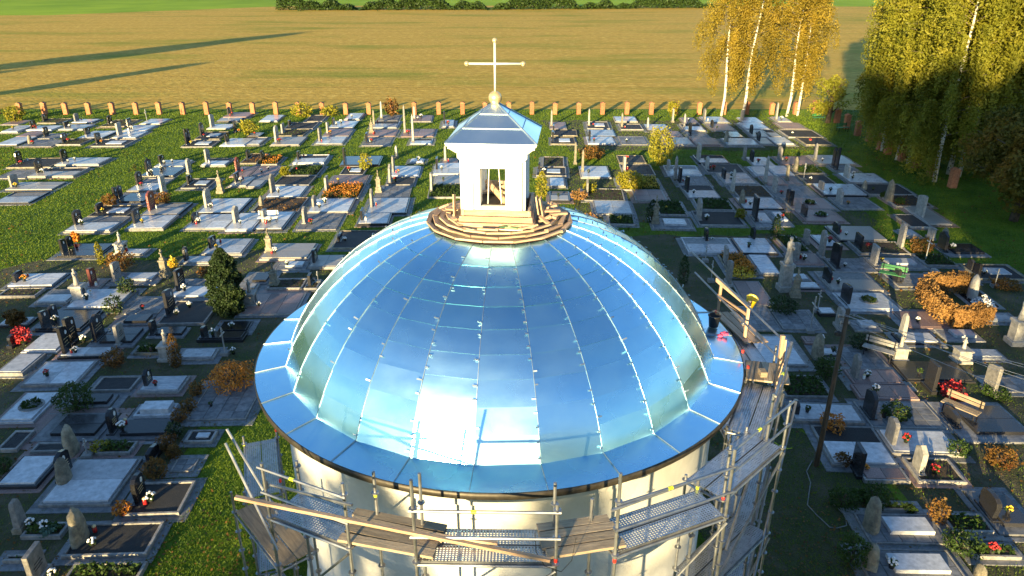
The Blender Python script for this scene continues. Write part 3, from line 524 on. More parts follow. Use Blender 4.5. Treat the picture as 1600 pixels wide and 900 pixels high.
GRAVES = '''
-37.51 74.45 2.09 2.75 w C 1.34 -
-37.60 70.91 2.35 2.95 w D 1.06 w
-37.09 67.81 2.34 3.03 w L 1.23 -
-37.27 64.37 3.10 2.82 b D 1.06 o
-40.00 67.49 2.33 3.30 w D 0.85 -
-40.79 73.15 2.42 3.50 e D 0.88 w
-44.03 71.59 2.37 2.38 w D 0.69 w
-44.71 74.94 2.20 1.93 w G 0.94 -
-48.08 74.94 2.34 2.40 e D 0.86 -
-40.55 65.01 2.16 2.41 e U 0.92 r
-43.40 64.37 2.78 2.82 g A 0.81 r
-47.12 71.29 2.58 2.36 w D 0.89 r
-51.36 74.20 1.81 2.45 p N 0.00 -
-48.88 70.31 1.69 3.07 w N 0.00 -
-45.86 64.69 2.05 3.50 w N 0.00 -
-46.15 68.37 1.85 2.51 p N 0.00 -
-43.73 67.67 1.53 2.30 g U 0.95 -
-39.74 56.78 3.28 3.12 b U 1.09 r
-36.39 57.55 3.47 2.41 w D 1.16 w
-36.36 53.96 3.36 2.62 w D 1.23 w
-38.63 53.68 2.20 2.55 g N 0.00 -
-35.99 50.46 3.45 2.13 w G 0.98 y
-34.67 47.21 2.41 2.74 w N 0.00 -
-29.06 64.12 2.70 2.66 b B 1.53 y
-25.88 64.63 2.26 3.06 w D 0.97 -
-29.11 67.26 2.24 3.30 b D 1.34 r
-29.84 72.05 2.29 2.32 w L 1.35 -
-30.21 75.62 2.21 2.06 w N 0.00 -
-30.36 78.06 2.57 2.80 p D 0.97 -
-24.62 68.17 1.17 1.77 w N 0.00 -
-26.81 70.54 0.46 0.75 n D 1.16 o
-24.74 57.34 2.01 2.52 w G 1.24 -
-28.20 56.95 2.28 2.13 w D 0.87 w
-28.08 54.14 2.59 2.74 d D 1.18 w
-27.18 50.26 2.10 3.50 w D 1.05 r
-25.02 55.36 0.31 0.48 n L 1.15 -
-23.61 50.91 1.93 2.60 b D 0.76 -
-20.58 49.94 0.22 0.32 n O 1.62 -
-20.42 51.41 1.35 2.65 w D 0.79 w
-21.31 54.14 1.43 3.13 p R 1.23 r
-21.84 58.17 1.31 3.45 e D 0.89 -
-26.92 46.87 2.51 2.97 m B 1.04 -
-26.80 44.38 2.45 2.41 b D 0.65 y
-26.68 41.41 2.74 2.90 w D 1.04 w
-23.22 41.82 2.28 2.65 w D 1.04 y
-23.51 44.53 2.35 2.66 w R 1.37 -
-24.58 49.86 0.28 0.40 n L 1.24 -
-20.15 45.00 2.66 3.25 w L 1.31 w
-19.79 41.99 2.55 2.94 w D 0.71 w
-17.17 41.70 1.61 3.34 w L 1.15 w
-25.94 75.79 1.94 3.50 w N 0.00 -
-22.25 71.90 2.81 3.35 b D 0.69 -
-21.19 75.79 1.76 3.50 b N 0.00 -
-18.00 72.21 2.48 3.50 w D 0.87 w
-17.36 76.64 1.59 3.50 w N 0.00 -
-13.99 72.52 2.66 3.50 w T 1.57 -
-13.83 76.30 2.05 3.28 g T 1.83 -
-10.37 68.51 3.03 3.50 p T 2.73 r
-9.14 65.33 1.94 2.38 w T 2.54 -
-10.31 75.79 2.03 3.43 p T 1.38 w
-13.32 64.75 2.40 3.50 g D 0.87 -
-13.54 68.72 2.62 3.10 p O 1.53 -
-17.64 65.33 2.50 3.12 w G 1.30 -
-17.67 68.52 2.44 3.49 p G 1.16 o
-21.46 64.75 2.64 3.45 w L 1.54 r
-22.01 68.79 2.45 3.04 e G 0.96 -
-23.55 65.01 1.10 3.09 w N 0.00 -
-6.94 72.84 1.25 3.50 w D 1.40 -
-20.46 57.80 1.68 2.61 y D 0.97 -
-17.58 58.06 2.47 2.82 w D 0.86 -
-19.81 54.44 1.73 3.03 p N 0.00 w
-17.13 54.42 2.39 2.83 v N 0.00 r
-17.29 51.71 2.61 2.63 b N 0.00 -
-16.94 48.69 2.42 2.76 w G 1.40 w
-19.01 51.08 1.01 3.29 w N 0.00 -
-13.70 57.34 3.15 3.11 d D 1.27 -
-13.12 54.65 1.85 2.58 b N 0.00 r
-13.36 51.96 2.69 2.55 p N 0.00 y
-13.12 48.31 2.65 3.50 y G 1.19 r
-9.29 54.19 2.25 3.08 w G 1.37 o
-9.14 51.78 2.03 2.16 b G 1.39 r
-8.27 58.54 1.10 1.22 w N 0.00 w
-9.70 60.33 0.20 0.34 n T 1.06 -
-9.50 48.48 2.47 3.23 g O 1.64 -
-6.02 54.65 2.27 3.50 w D 1.01 w
-5.69 51.92 2.23 2.40 w N 0.00 g
-5.60 58.33 1.24 1.57 p T 1.37 -
-5.80 48.61 2.35 3.11 v G 1.52 -
-16.76 45.32 3.02 3.23 e A 0.74 -
-13.19 45.21 2.73 3.03 w G 0.84 w
-12.98 41.93 2.39 3.21 g G 1.05 r
-15.49 41.82 1.73 3.44 w L 0.90 w
-9.48 42.71 1.93 2.16 w D 0.80 -
-9.35 44.94 2.60 3.47 w G 1.29 -
-24.87 37.32 2.36 2.06 d B 0.92 -
-21.80 37.70 1.64 0.91 w S 1.27 -
-20.15 33.51 2.43 1.66 k G 1.01 -
-20.97 32.97 0.75 1.24 p R 1.00 -
-20.61 30.62 2.41 2.25 w S 1.68 w
-24.97 33.21 2.31 1.75 w D 0.58 o
-22.35 31.25 1.52 1.65 w N 0.00 -
-24.63 32.06 1.82 1.01 e N 0.00 -
-17.65 30.21 1.52 1.74 g N 0.00 -
-16.44 32.02 2.28 2.27 w D 1.14 w
-17.88 34.66 0.29 0.21 n O 1.52 -
-17.72 36.42 1.59 1.02 w U 0.83 -
-16.98 37.61 2.18 2.52 w D 0.78 y
-15.69 29.07 2.11 2.49 b D 1.29 w
-13.29 27.53 1.94 0.79 d D 0.60 w
-17.56 28.99 1.55 1.14 m N 0.00 -
-15.64 27.81 1.69 1.03 m D 0.68 -
-17.75 26.93 2.04 1.94 m D 1.17 -
-18.55 27.41 0.20 0.17 n D 1.27 w
-18.31 26.04 2.04 0.82 w D 1.36 w
-20.12 26.57 1.48 1.70 w N 0.00 -
-20.78 28.45 2.11 2.03 d B 0.77 w
-22.61 28.91 1.35 0.86 w N 0.00 -
-20.94 27.30 0.23 0.14 n U 0.52 r
-16.58 27.44 0.24 0.14 n G 0.93 -
-15.40 26.36 1.21 0.71 v N 0.00 -
-14.06 26.04 0.32 0.27 n S 1.33 -
-13.41 25.87 1.41 0.91 w N 0.00 -
-11.78 26.44 0.13 0.14 n C 1.23 w
-13.61 36.96 2.64 2.43 w O 1.47 w
-12.38 35.52 1.61 1.20 k N 0.00 w
-10.70 35.74 1.70 1.78 w D 0.87 -
-10.12 38.64 2.79 3.04 b D 0.35 w
-13.26 33.62 1.08 1.45 m N 0.00 -
-12.93 32.81 0.45 0.75 w N 0.00 -
-12.01 33.00 1.73 1.21 e O 1.20 -
-10.20 33.00 0.67 1.15 e D 0.65 -
-9.78 33.85 0.14 0.13 n C 0.67 -
-12.38 30.08 2.55 2.42 p S 1.33 w
-12.76 28.39 1.30 1.05 d N 0.00 w
-19.97 24.71 1.08 1.63 w N 0.00 -
-18.47 23.87 2.04 1.83 w N 0.00 r
-15.65 23.49 1.48 1.05 b N 0.00 -
-16.09 22.41 1.68 0.89 m N 0.00 -
-13.88 23.38 1.57 1.19 w D 0.76 r
-13.25 21.80 1.30 0.77 x N 0.00 -
-11.34 21.64 2.05 2.46 g N 0.00 -
-17.81 21.44 1.26 1.93 h N 0.00 -
-16.79 19.85 0.66 1.10 b N 0.00 -
-16.06 20.34 2.27 1.80 m N 0.00 -
-13.72 20.39 2.30 1.31 m U 0.89 w
-15.63 19.74 1.35 0.53 b N 0.00 -
-13.47 19.66 1.11 0.66 v N 0.00 -
-14.40 19.77 0.21 0.12 n A 1.10 -
-13.76 19.60 0.13 0.08 n C 0.72 -
-11.63 19.51 0.18 0.08 n D 0.43 -
-10.87 20.29 0.93 0.69 b N 0.00 -
-10.70 18.78 0.71 0.70 g N 0.00 -
-15.65 17.99 1.26 1.55 w N 0.00 -
-13.85 17.17 2.09 2.20 w A 0.96 -
-13.90 18.56 0.17 0.08 n D 0.96 -
-11.16 16.74 1.58 1.47 b U 0.94 w
-12.02 15.11 2.24 1.29 b A 1.21 w
-13.57 15.87 1.10 0.58 v N 0.00 -
-13.87 16.28 0.14 0.06 n T 1.05 w
-12.51 14.34 0.58 0.28 n G 0.96 w
-11.50 14.29 1.90 0.61 v N 0.00 -
-13.47 14.95 0.62 0.26 e N 0.00 -
3.68 72.21 1.68 3.50 p T 1.65 -
3.67 68.93 2.46 2.71 b D 0.83 -
3.43 65.33 2.23 2.98 b D 0.95 -
7.36 72.21 2.21 3.50 b T 1.74 -
6.80 65.46 2.43 2.99 w D 1.02 r
7.16 68.51 2.53 3.00 w N 0.00 -
10.53 75.62 2.31 2.64 w N 0.00 -
10.58 71.75 2.20 2.74 b T 1.52 -
9.77 65.27 2.34 3.50 g N 0.00 w
13.05 71.14 2.18 3.05 w T 1.13 -
13.10 69.22 0.38 0.58 n T 0.92 -
14.14 68.37 1.68 2.51 p N 0.00 -
16.33 75.62 0.24 0.68 n T 1.45 -
17.48 74.86 1.37 3.06 p N 0.00 w
16.64 71.06 2.00 3.43 w T 1.47 -
16.52 68.02 1.67 2.97 g D 1.22 -
13.84 64.88 2.25 3.01 w N 0.00 -
16.32 64.88 2.16 3.01 p N 0.00 -
19.58 75.19 2.48 3.09 w G 1.26 -
19.47 71.21 2.18 3.49 p D 0.82 -
20.24 68.09 1.34 2.65 d N 0.00 -
19.04 64.69 2.92 2.85 w A 1.18 -
23.48 75.19 2.11 2.90 w G 1.16 -
22.72 71.75 2.37 3.27 w N 0.00 -
22.32 68.17 1.64 3.21 w D 0.99 w
22.03 65.20 1.29 2.67 w D 1.01 -
8.63 58.33 2.18 2.66 b N 0.00 r
8.44 54.60 2.47 3.29 b L 1.21 -
4.96 58.27 0.26 0.42 n T 1.79 -
2.40 57.15 1.74 3.33 e N 0.00 g
1.82 54.42 2.30 2.66 b D 0.81 w
5.15 53.82 2.30 3.47 w T 1.86 g
2.64 51.29 1.21 2.34 w N 0.00 -
2.53 47.75 1.38 2.27 w N 0.00 g
4.89 47.97 2.75 2.91 e G 1.20 -
7.71 50.52 2.90 3.32 y N 0.00 w
11.81 54.60 2.57 2.85 w L 0.97 -
11.99 53.23 0.30 0.45 n T 1.85 -
15.01 58.21 2.47 2.67 w L 1.40 g
14.99 55.31 2.92 2.83 b L 1.04 -
12.09 51.76 2.22 2.32 g D 1.16 w
11.98 48.38 2.28 3.31 w D 1.27 w
8.35 47.89 2.13 2.57 p N 0.00 -
8.55 42.14 2.40 2.16 k O 1.85 -
9.37 44.79 1.78 3.02 v N 0.00 -
11.44 42.74 2.82 2.83 b G 1.47 w
12.12 45.87 2.29 2.45 v N 0.00 -
5.31 44.96 2.48 2.94 w N 0.00 -
5.93 42.89 1.61 1.70 v N 0.00 -
15.44 51.92 2.36 3.00 w D 0.97 w
15.34 49.86 0.22 0.32 n T 1.74 -
15.51 48.69 2.42 3.03 e N 0.00 -
15.06 45.99 2.65 2.50 w A 1.10 w
14.87 42.44 1.27 3.26 k D 1.57 -
19.14 57.36 1.79 2.98 w D 1.07 r
18.42 52.35 0.23 0.35 n T 2.08 -
18.51 54.48 1.30 2.81 w N 0.00 -
20.05 51.92 1.05 2.46 p T 1.29 -
19.01 59.67 0.26 0.44 n G 1.14 -
27.08 75.53 1.47 2.75 w T 1.84 -
26.61 72.21 2.21 3.25 p N 0.00 -
24.03 68.09 1.05 3.42 w N 0.00 -
23.39 65.01 1.77 3.01 w N 0.00 -
25.68 68.20 3.19 3.45 b N 0.00 w
26.16 65.01 2.41 3.12 b N 0.00 -
21.55 57.86 2.75 2.80 p G 1.25 r
24.49 57.86 3.04 3.17 w T 1.48 w
25.09 55.84 1.75 1.95 g B 1.82 -
21.87 55.84 0.25 0.39 n A 1.16 -
21.90 55.07 2.00 2.23 v N 0.00 -
24.67 52.35 2.84 2.74 w L 1.17 w
21.43 52.07 2.20 2.75 b C 1.29 w
21.53 49.07 2.99 2.92 w G 0.79 g
18.57 51.92 1.41 2.40 p N 0.00 -
19.88 54.45 1.48 2.80 w N 0.00 -
18.15 48.71 2.85 3.01 g G 1.27 r
21.64 46.14 2.52 2.67 g G 1.14 o
24.74 49.35 3.20 2.78 b A 0.74 g
25.20 47.72 0.54 0.60 n A 1.50 -
25.30 46.56 2.44 2.71 e N 0.00 g
25.54 42.95 1.42 3.50 w L 1.47 -
24.15 42.35 1.32 2.53 b N 0.00 -
18.24 46.01 2.89 2.63 q B 1.10 -
18.27 43.51 2.36 2.43 q D 0.86 -
16.21 42.59 1.01 3.34 k N 0.00 -
18.88 39.93 2.81 2.62 u D 0.78 w
16.76 39.75 0.23 0.21 n G 0.86 -
15.26 38.00 1.25 2.84 v N 0.00 -
17.46 38.96 1.12 1.97 w N 0.00 r
16.77 37.51 0.26 0.24 n G 1.55 -
23.05 40.70 0.90 1.20 w N 0.00 -
21.79 38.96 0.27 0.26 n G 1.44 -
19.17 37.85 2.73 2.00 e D 0.88 r
21.98 36.52 0.17 0.19 n C 1.61 -
23.73 37.46 2.46 2.18 m D 1.16 w
24.18 38.96 0.27 0.26 n A 1.18 -
24.32 40.43 0.19 0.19 n G 0.72 -
21.85 36.06 1.67 1.73 v N 0.00 -
15.07 36.29 1.51 1.64 p G 1.06 w
13.18 32.92 0.31 0.33 n S 2.78 -
13.95 34.01 1.04 0.88 w N 0.00 -
14.07 33.01 1.09 0.84 w N 0.00 -
13.53 32.27 0.19 0.15 n O 1.52 -
16.83 35.28 2.11 1.94 g D 1.34 w
19.04 35.77 2.74 1.57 k G 1.07 y
19.09 33.35 1.97 1.69 g D 0.70 -
21.17 33.61 2.29 1.69 m L 0.55 -
23.59 34.22 2.43 2.09 b B 0.70 w
23.83 33.41 0.16 0.14 n C 0.99 -
15.52 32.82 2.56 2.40 w D 0.85 w
15.47 30.57 2.40 2.01 h D 0.99 -
17.37 28.79 1.66 1.71 p N 0.00 w
21.55 31.10 1.10 1.79 d N 0.00 w
21.29 29.47 1.13 0.76 w N 0.00 -
11.82 28.68 1.62 1.98 g N 0.00 -
13.93 30.04 0.79 0.73 w N 0.00 -
14.00 30.55 0.07 0.10 n C 1.10 -
12.87 28.45 0.10 0.12 n C 1.71 -
14.20 28.86 0.25 0.16 n G 1.01 -
14.89 28.52 1.18 1.11 k N 0.00 -
16.28 27.30 1.67 0.98 w T 1.27 -
18.33 27.56 1.64 1.16 k N 0.00 -
20.92 27.23 0.47 0.50 n S 2.15 -
15.46 26.00 0.32 0.33 n S 1.11 -
17.90 25.87 0.29 0.26 n S 1.07 -
18.34 26.04 1.49 0.79 w N 0.00 -
12.28 27.34 0.68 0.61 p N 0.00 w
12.22 26.13 0.26 0.20 n A 1.11 -
12.52 26.30 0.77 0.65 w N 0.00 -
9.58 25.43 2.12 2.58 w N 0.00 -
13.36 25.23 1.54 1.86 g N 0.00 -
12.92 24.04 1.91 1.11 p G 1.11 w
12.67 22.99 2.14 0.98 p N 0.00 w
15.01 24.29 2.62 1.60 d N 0.00 g
15.45 23.68 0.39 0.23 n D 1.13 r
10.02 23.10 1.72 1.57 v N 0.00 -
9.73 21.50 2.44 1.20 w D 0.59 g
12.34 21.21 2.57 1.71 g D 1.01 g
10.12 19.10 2.09 2.21 w N 0.00 -
10.63 18.79 0.33 0.16 n D 0.92 o
12.28 19.68 2.28 1.39 w G 1.01 r
12.44 18.26 1.44 1.23 e L 1.01 r
14.98 20.31 2.63 2.57 m D 0.53 -
17.56 23.45 0.36 0.23 n G 1.22 -
18.07 23.51 1.41 1.06 g N 0.00 -
10.80 18.31 1.39 0.72 p N 0.00 -
9.82 15.68 2.20 1.22 k A 1.14 -
9.18 14.24 2.55 1.24 k A 0.82 w
10.75 16.97 0.97 0.30 v N 0.00 -
12.27 16.07 1.17 0.77 v N 0.00 -
12.28 15.12 1.28 0.51 v N 0.00 r
13.50 15.97 1.21 1.97 m U 0.74 -
11.93 14.40 0.33 0.16 n A 0.41 -
9.71 37.90 2.73 2.49 w N 0.00 -
11.03 40.14 0.37 0.15 n U 0.78 w
12.60 37.82 2.03 2.54 w N 0.00 g
13.65 40.24 0.58 0.10 n D 0.81 -
12.68 34.87 1.15 2.81 w N 0.00 -
11.17 34.77 1.44 2.98 y N 0.00 -
10.86 31.18 1.43 2.92 p N 0.00 -
10.36 36.86 0.08 0.08 n C 0.93 -
9.98 34.07 0.07 0.09 n C 1.15 -
11.23 36.38 0.23 0.21 n G 1.01 -
10.72 33.76 0.18 0.18 n G 1.30 -
10.39 28.59 1.36 2.46 g N 0.00 -
'''
# ------------------------------------------------------------------ graves
grnd = random.Random(11)
SLAB = {'w':'pale granite slab','g':'grey paved','d':'dark polished slab','b':'dark gravel','p':'reddish brown slab','e':'bare earth','v':'green planted','y':'yellow flower bed','k':'grey paved','m':'dark slab','x':'white raised','h':'pale holed slab','u':'black kerbed pale','q':'reddish holed slab','n':''}
HEAD = {'D':'dark headstone','G':'grey headstone','L':'light headstone','R':'red headstone','T':'tall stone','O':'old pedestal','S':'statue','C':'cross','U':'rounded headstone','B':'twin headstones','A':'rough boulder','N':'no headstone'}
LONE = {'D':('gravestone','lone dark upright gravestone','gravestone'),'G':('gravestone','lone grey upright gravestone','gravestone'),'L':('gravestone','lone light upright gravestone','gravestone'),'T':('gravestone','tall narrow gravestone','gravestone'),'O':('grave_pedestal','old stone pedestal with cross','pedestal'),'S':('grave_statue','stone statue on pedestal','statue'),'C':('grave_cross','thin standing grave cross','cross'),'U':('gravestone','dark rounded gravestone','gravestone'),'A':('gravestone','rough boulder gravestone','gravestone'),'B':('gravestone','twin dark gravestones','gravestone'),'R':('gravestone','red upright gravestone','gravestone')}
def arch(wd, h, kind):
    a = wd/2
    if kind == 0: return [(-a,0),(a,0),(a,h),(-a,h)]
    if kind == 1: return [(-a,0),(a,0),(a,h*.82),(a*.7,h*.93),(0,h),(-a*.7,h*.93),(-a,h*.82)]
    if kind == 2: return [(-a,0),(a,0),(a*1.05,h*.7),(a*.95,h*.86),(a*.5,h*.93),(0,h*.97),(-a*.6,h),(-a,h*.97)]
    if kind == 3: return [(-a*.85,0),(a*.85,0),(a,h*.6),(a*.9,h*.85),(a*.55,h*.97),(0,h),(-a*.55,h*.97),(-a*.9,h*.85),(-a,h*.6)]
    if kind == 4: return [(-a,0),(a,0),(a,h*.8),(0,h),(-a,h*.8)]
def boulder(h, wd, th, seed):
    b = MB(); n, m = 10, 7
    for i in range(m+1):
        v = i/m; rr = (1-.5*v**2.2)*(1 if i else .95)
        if i == m: rr = .12
        for k in range(n):
            t = 2*math.pi*k/n; j = 1+.22*noise.noise(Vector((math.cos(t)*1.6+seed*7.3, math.sin(t)*1.6, v*2.4)))
            b.v.append((math.cos(t)*th*.5*rr*j, math.sin(t)*wd*.5*rr*j, v*h*(1+.03*math.cos(t*2+seed))))
    for i in range(m):
        for k in range(n): b.f.append((i*n+k, i*n+(k+1) % n, (i+1)*n+(k+1) % n, (i+1)*n+k))
    b.f.append(tuple(m*n+k for k in range(n))); return b
def head(rt, kind, h, wd, x, y):
    """stands at local x,y facing +x"""
    T = lambda dx=0, dy=0, dz=0: (x+dx, y+dy, dz)
    mk = {'D':'dark','G':'greystone','L':'lightstone','R':'redstone','U':'dark','B':'dark','T':'greystone','O':'oldstone','A':'oldstone','S':'lightstone','C':'metalcross'}[kind]
    h = max(h, .45)
    if kind in 'DGLRU':
        wd = min(max(wd*.42, .45), .85)*(1.0 if h < 1.3 else 1.15); pl = .14
        b = MB(); b.box(-.13,-wd/2-.07,0,.13,wd/2+.07,pl,.012); b.build('plinth', M['greystone' if kind in 'GL' else mk], rt, loc=T())
        sh = 3 if kind == 'U' else grnd.choice([0,1,2,2,4,1]); t = .07 if kind != 'L' else .08
        b = MB(); b.prism(arch(wd, h-pl, sh), -t, t, ch=.03)
        hs = b.build('headstone', M[mk], rt, loc=T(0,0,pl))
        if h > .7:
            if kind in 'DUR':
                b = MB(); b.prism([(.07*math.cos(a), .09*math.sin(a)) for a in np.linspace(0,2*math.pi,10,endpoint=False)], 0, .008)
                b.build('portrait_plaque', M['whiteplastic'], hs, loc=(t+.001, grnd.choice([-.18,0,.18])*wd, (h-pl)*.72))
            b = MB()
            for r_ in range(3):
                ww = wd*grnd.uniform(.2,.36); zz = (h-pl)*(.52-.11*r_); b.box(t,-ww,zz,t+.004,ww,zz+.028)
            b.build('inscription', M['gold' if kind in 'DUR' else 'dark'], hs)
    elif kind == 'B':
        b = MB(); b.box(-.15,-.66,0,.15,.66,.14,.012); b.build('plinth', M['dark'], rt, loc=T())
        for s in (-1,1):
            b = MB(); b.prism(arch(.5, (h-.14)*(1 if s < 0 else .9), 2 if s < 0 else 1), -.07, .07, ch=.03); hs = b.build('headstone', M['dark'], rt, loc=T(0,s*.33,.14))
            b = MB(); b.prism([(.06*math.cos(a), .08*math.sin(a)) for a in np.linspace(0,2*math.pi,10,endpoint=False)], 0, .008); b.build('portrait_plaque', M['whiteplastic'], hs, loc=(.071,0,(h-.14)*.7))
    elif kind == 'T':
        b = MB(); b.box(-.14,-.24,0,.14,.24,.18,.015); b.build('plinth', M['oldstone'], rt, loc=T())
        w_ = min(.19, h*.2)
        b = MB(); vs = []
        for z, s in [(0,1),(h*.82-.18,.8),(h*.93-.18,.62),(h-.18,.1)]:
            vs += [(-.09*s,-w_*s,z),(.09*s,-w_*s,z),(.09*s,w_*s,z),(-.09*s,w_*s,z)]
        fs = [(i*4+k, i*4+(k+1) % 4, i*4+4+(k+1) % 4, i*4+4+k) for i in range(3) for k in range(4)]+[(12,13,14,15)]
        b.add(vs, fs); b.build('headstone', M[grnd.choice(['greystone','lightstone','oldstone'])], rt, loc=T(0,0,.18))
    elif kind == 'O':
        b = MB(); b.box(-.24,-.24,0,.24,.24,.2,.02); b.box(-.19,-.19,.2,.19,.19,h*.28,.02); b.box(-.14,-.14,h*.28,.14,.14,h*.58,.02); b.box(-.18,-.18,h*.58,.18,.18,h*.63,.02)
        b.box(-.1,-.1,h*.63,.1,.1,h*.72,.02); b.build('pedestal', M['oldstone'], rt, loc=T())
        b = MB(); b.tube([(0,0,h*.7),(0,0,h)], .045, 6); b.tube([(0,-h*.11,h*.89),(0,h*.11,h*.89)], .04, 6); b.build('stone_cross', M['oldstone'], rt, loc=T())
    elif kind == 'A':
        boulder(h, min(max(.55,h*.62),.95), min(.3,h*.35)+.08, grnd.random()*9).build('headstone', M['oldstone'], rt, True, loc=T())
    elif kind == 'C':
        b = MB(); b.box(-.16,-.16,0,.16,.16,.16,.02); b.build('plinth', M['conc'], rt, loc=T())
        b = MB(); b.tube([(0,0,.1),(0,0,h)], .03, 8); b.tube([(0,-h*.17,h*.76),(0,h*.17,h*.76)], .028, 8)
        b.tube([(0,-.08,h*.88),(0,.08,h*.88)], .02, 6); b.build('cross_bars', M['metalcross'], rt, loc=T())
    elif kind == 'S':
        hp = h*.52; s = h*.48
        b = MB(); b.box(-.32,-.32,0,.32,.32,hp*.2,.02); b.box(-.24,-.24,hp*.2,.24,.24,hp*.88,.02); b.box(-.29,-.29,hp*.88,.29,.29,hp,.02); pd = b.build('pedestal', M['lightstone'], rt, loc=T())
        b = MB(); b.prism([(-.12,0),(.12,0),(.12,hp*.4),(0,hp*.5),(-.12,hp*.4)], .241, .25); b.build('plaque', M['dark'], pd, loc=(0,0,hp*.3))
        b = MB()   # robed standing figure
        b.lathe([(s*.17,0),(s*.185,s*.04),(s*.15,s*.25),(s*.125,s*.45),(s*.13,s*.6),(s*.15,s*.72),(s*.12,s*.79),(s*.05,s*.82),(s*.045,s*.85),(s*.075,s*.89),(s*.08,s*.94),(s*.05,s*.99),(s*.01,s)], 12, (0,0,hp), .85, 1)
        for q in (-1,1):
            b.tube([(0,q*s*.14,hp+s*.72),(s*.06,q*s*.19,hp+s*.57),(s*.15,q*s*.05,hp+s*.60)], [s*.05,s*.045,s*.03], 7)
        b.build('figure', M['lightstone'], rt, True, loc=T())
def blob_flowers(n, rad, hgt, r0, r1, seed):
    b = MB(); q = random.Random(seed)
    for _ in range(n):
        a = q.uniform(0,6.28); d = rad*math.sqrt(q.random()); b.ball((d*math.cos(a), d*math.sin(a), hgt*(1-.5*(d/rad)**2)+q.uniform(-.03,.03)), q.uniform(r0,r1), 6, 4, .8)
    return b
def leaf_quads(C, size, rng, up=.3):
    n = len(C); a = rng.normal(size=(n,3)); a /= np.linalg.norm(a, axis=1)[:,None]; b = rng.normal(size=(n,3)); b[:,2] += up; b = np.cross(a, b); b /= np.linalg.norm(b, axis=1)[:,None]+1e-9
    s = size*rng.uniform(.6,1.3,size=(n,1)); a = a*s; b = b*s*.6
    return np.stack([C-a, C-b*.9, C+a, C+b*.9], 1)
def leaf_tuft(n, rad, hgt, size, seed):
    rng = np.random.default_rng(seed); C = rng.normal(size=(n,3)); C /= np.linalg.norm(C,axis=1)[:,None]; C *= rng.uniform(.3,1,size=(n,1))**.5
    C = C*[rad,rad,hgt*.5]+[0,0,hgt*.5]; return leaf_quads(C, size, rng)
FL = {}
for key, mm in (('r','red'),('w','white'),('y','yellow'),('o','orange')):
    FL[key] = []
    for v in range(3):
        FL[key].append((blob_flowers(15+4*v, .15+.03*v, .32, .035, .06, v*5+1).mesh('blossoms', M[mm], True), quads('leaves', leaf_tuft(60,.17,.3,.06,v), M['green'])))
vase = MB().lathe([(.06,0),(.085,.02),(.1,.16),(.075,.2),(.085,.22)], 10).mesh('vase', M['dark'], True)
FLN = {'r':'red','w':'white','y':'yellow','o':'orange','g':'green'}
def lantern_candle(rt_loc): pass
ROWS = []
items = []
for ln in GRAVES.strip().splitlines():
    x, y, L, Wd, s, h, hh, fl = ln.split(); items.append([float(x), float(y), float(L), float(Wd), s, h, float(hh), fl])
def rowno(it): return 1 + int(max(0, (79.5 - it[1] - (it[3]*.5 if it[4] != 'n' else 0)))/3.0)
byrow = {}
for it in items: byrow.setdefault(rowno(it), []).append(it)
COVER = []      # rectangles where no lawn grass grows
def cover_plants(n, L, Wd, size, hgt, seed, m):
    rng = np.random.default_rng(seed); C = np.stack([rng.uniform(.12,L-.12,n), rng.uniform(.12,Wd-.12,n), .1+hgt*rng.random(n)**1.5], 1); return quads('ground_cover', leaf_quads(C, size, rng, 1.), m)
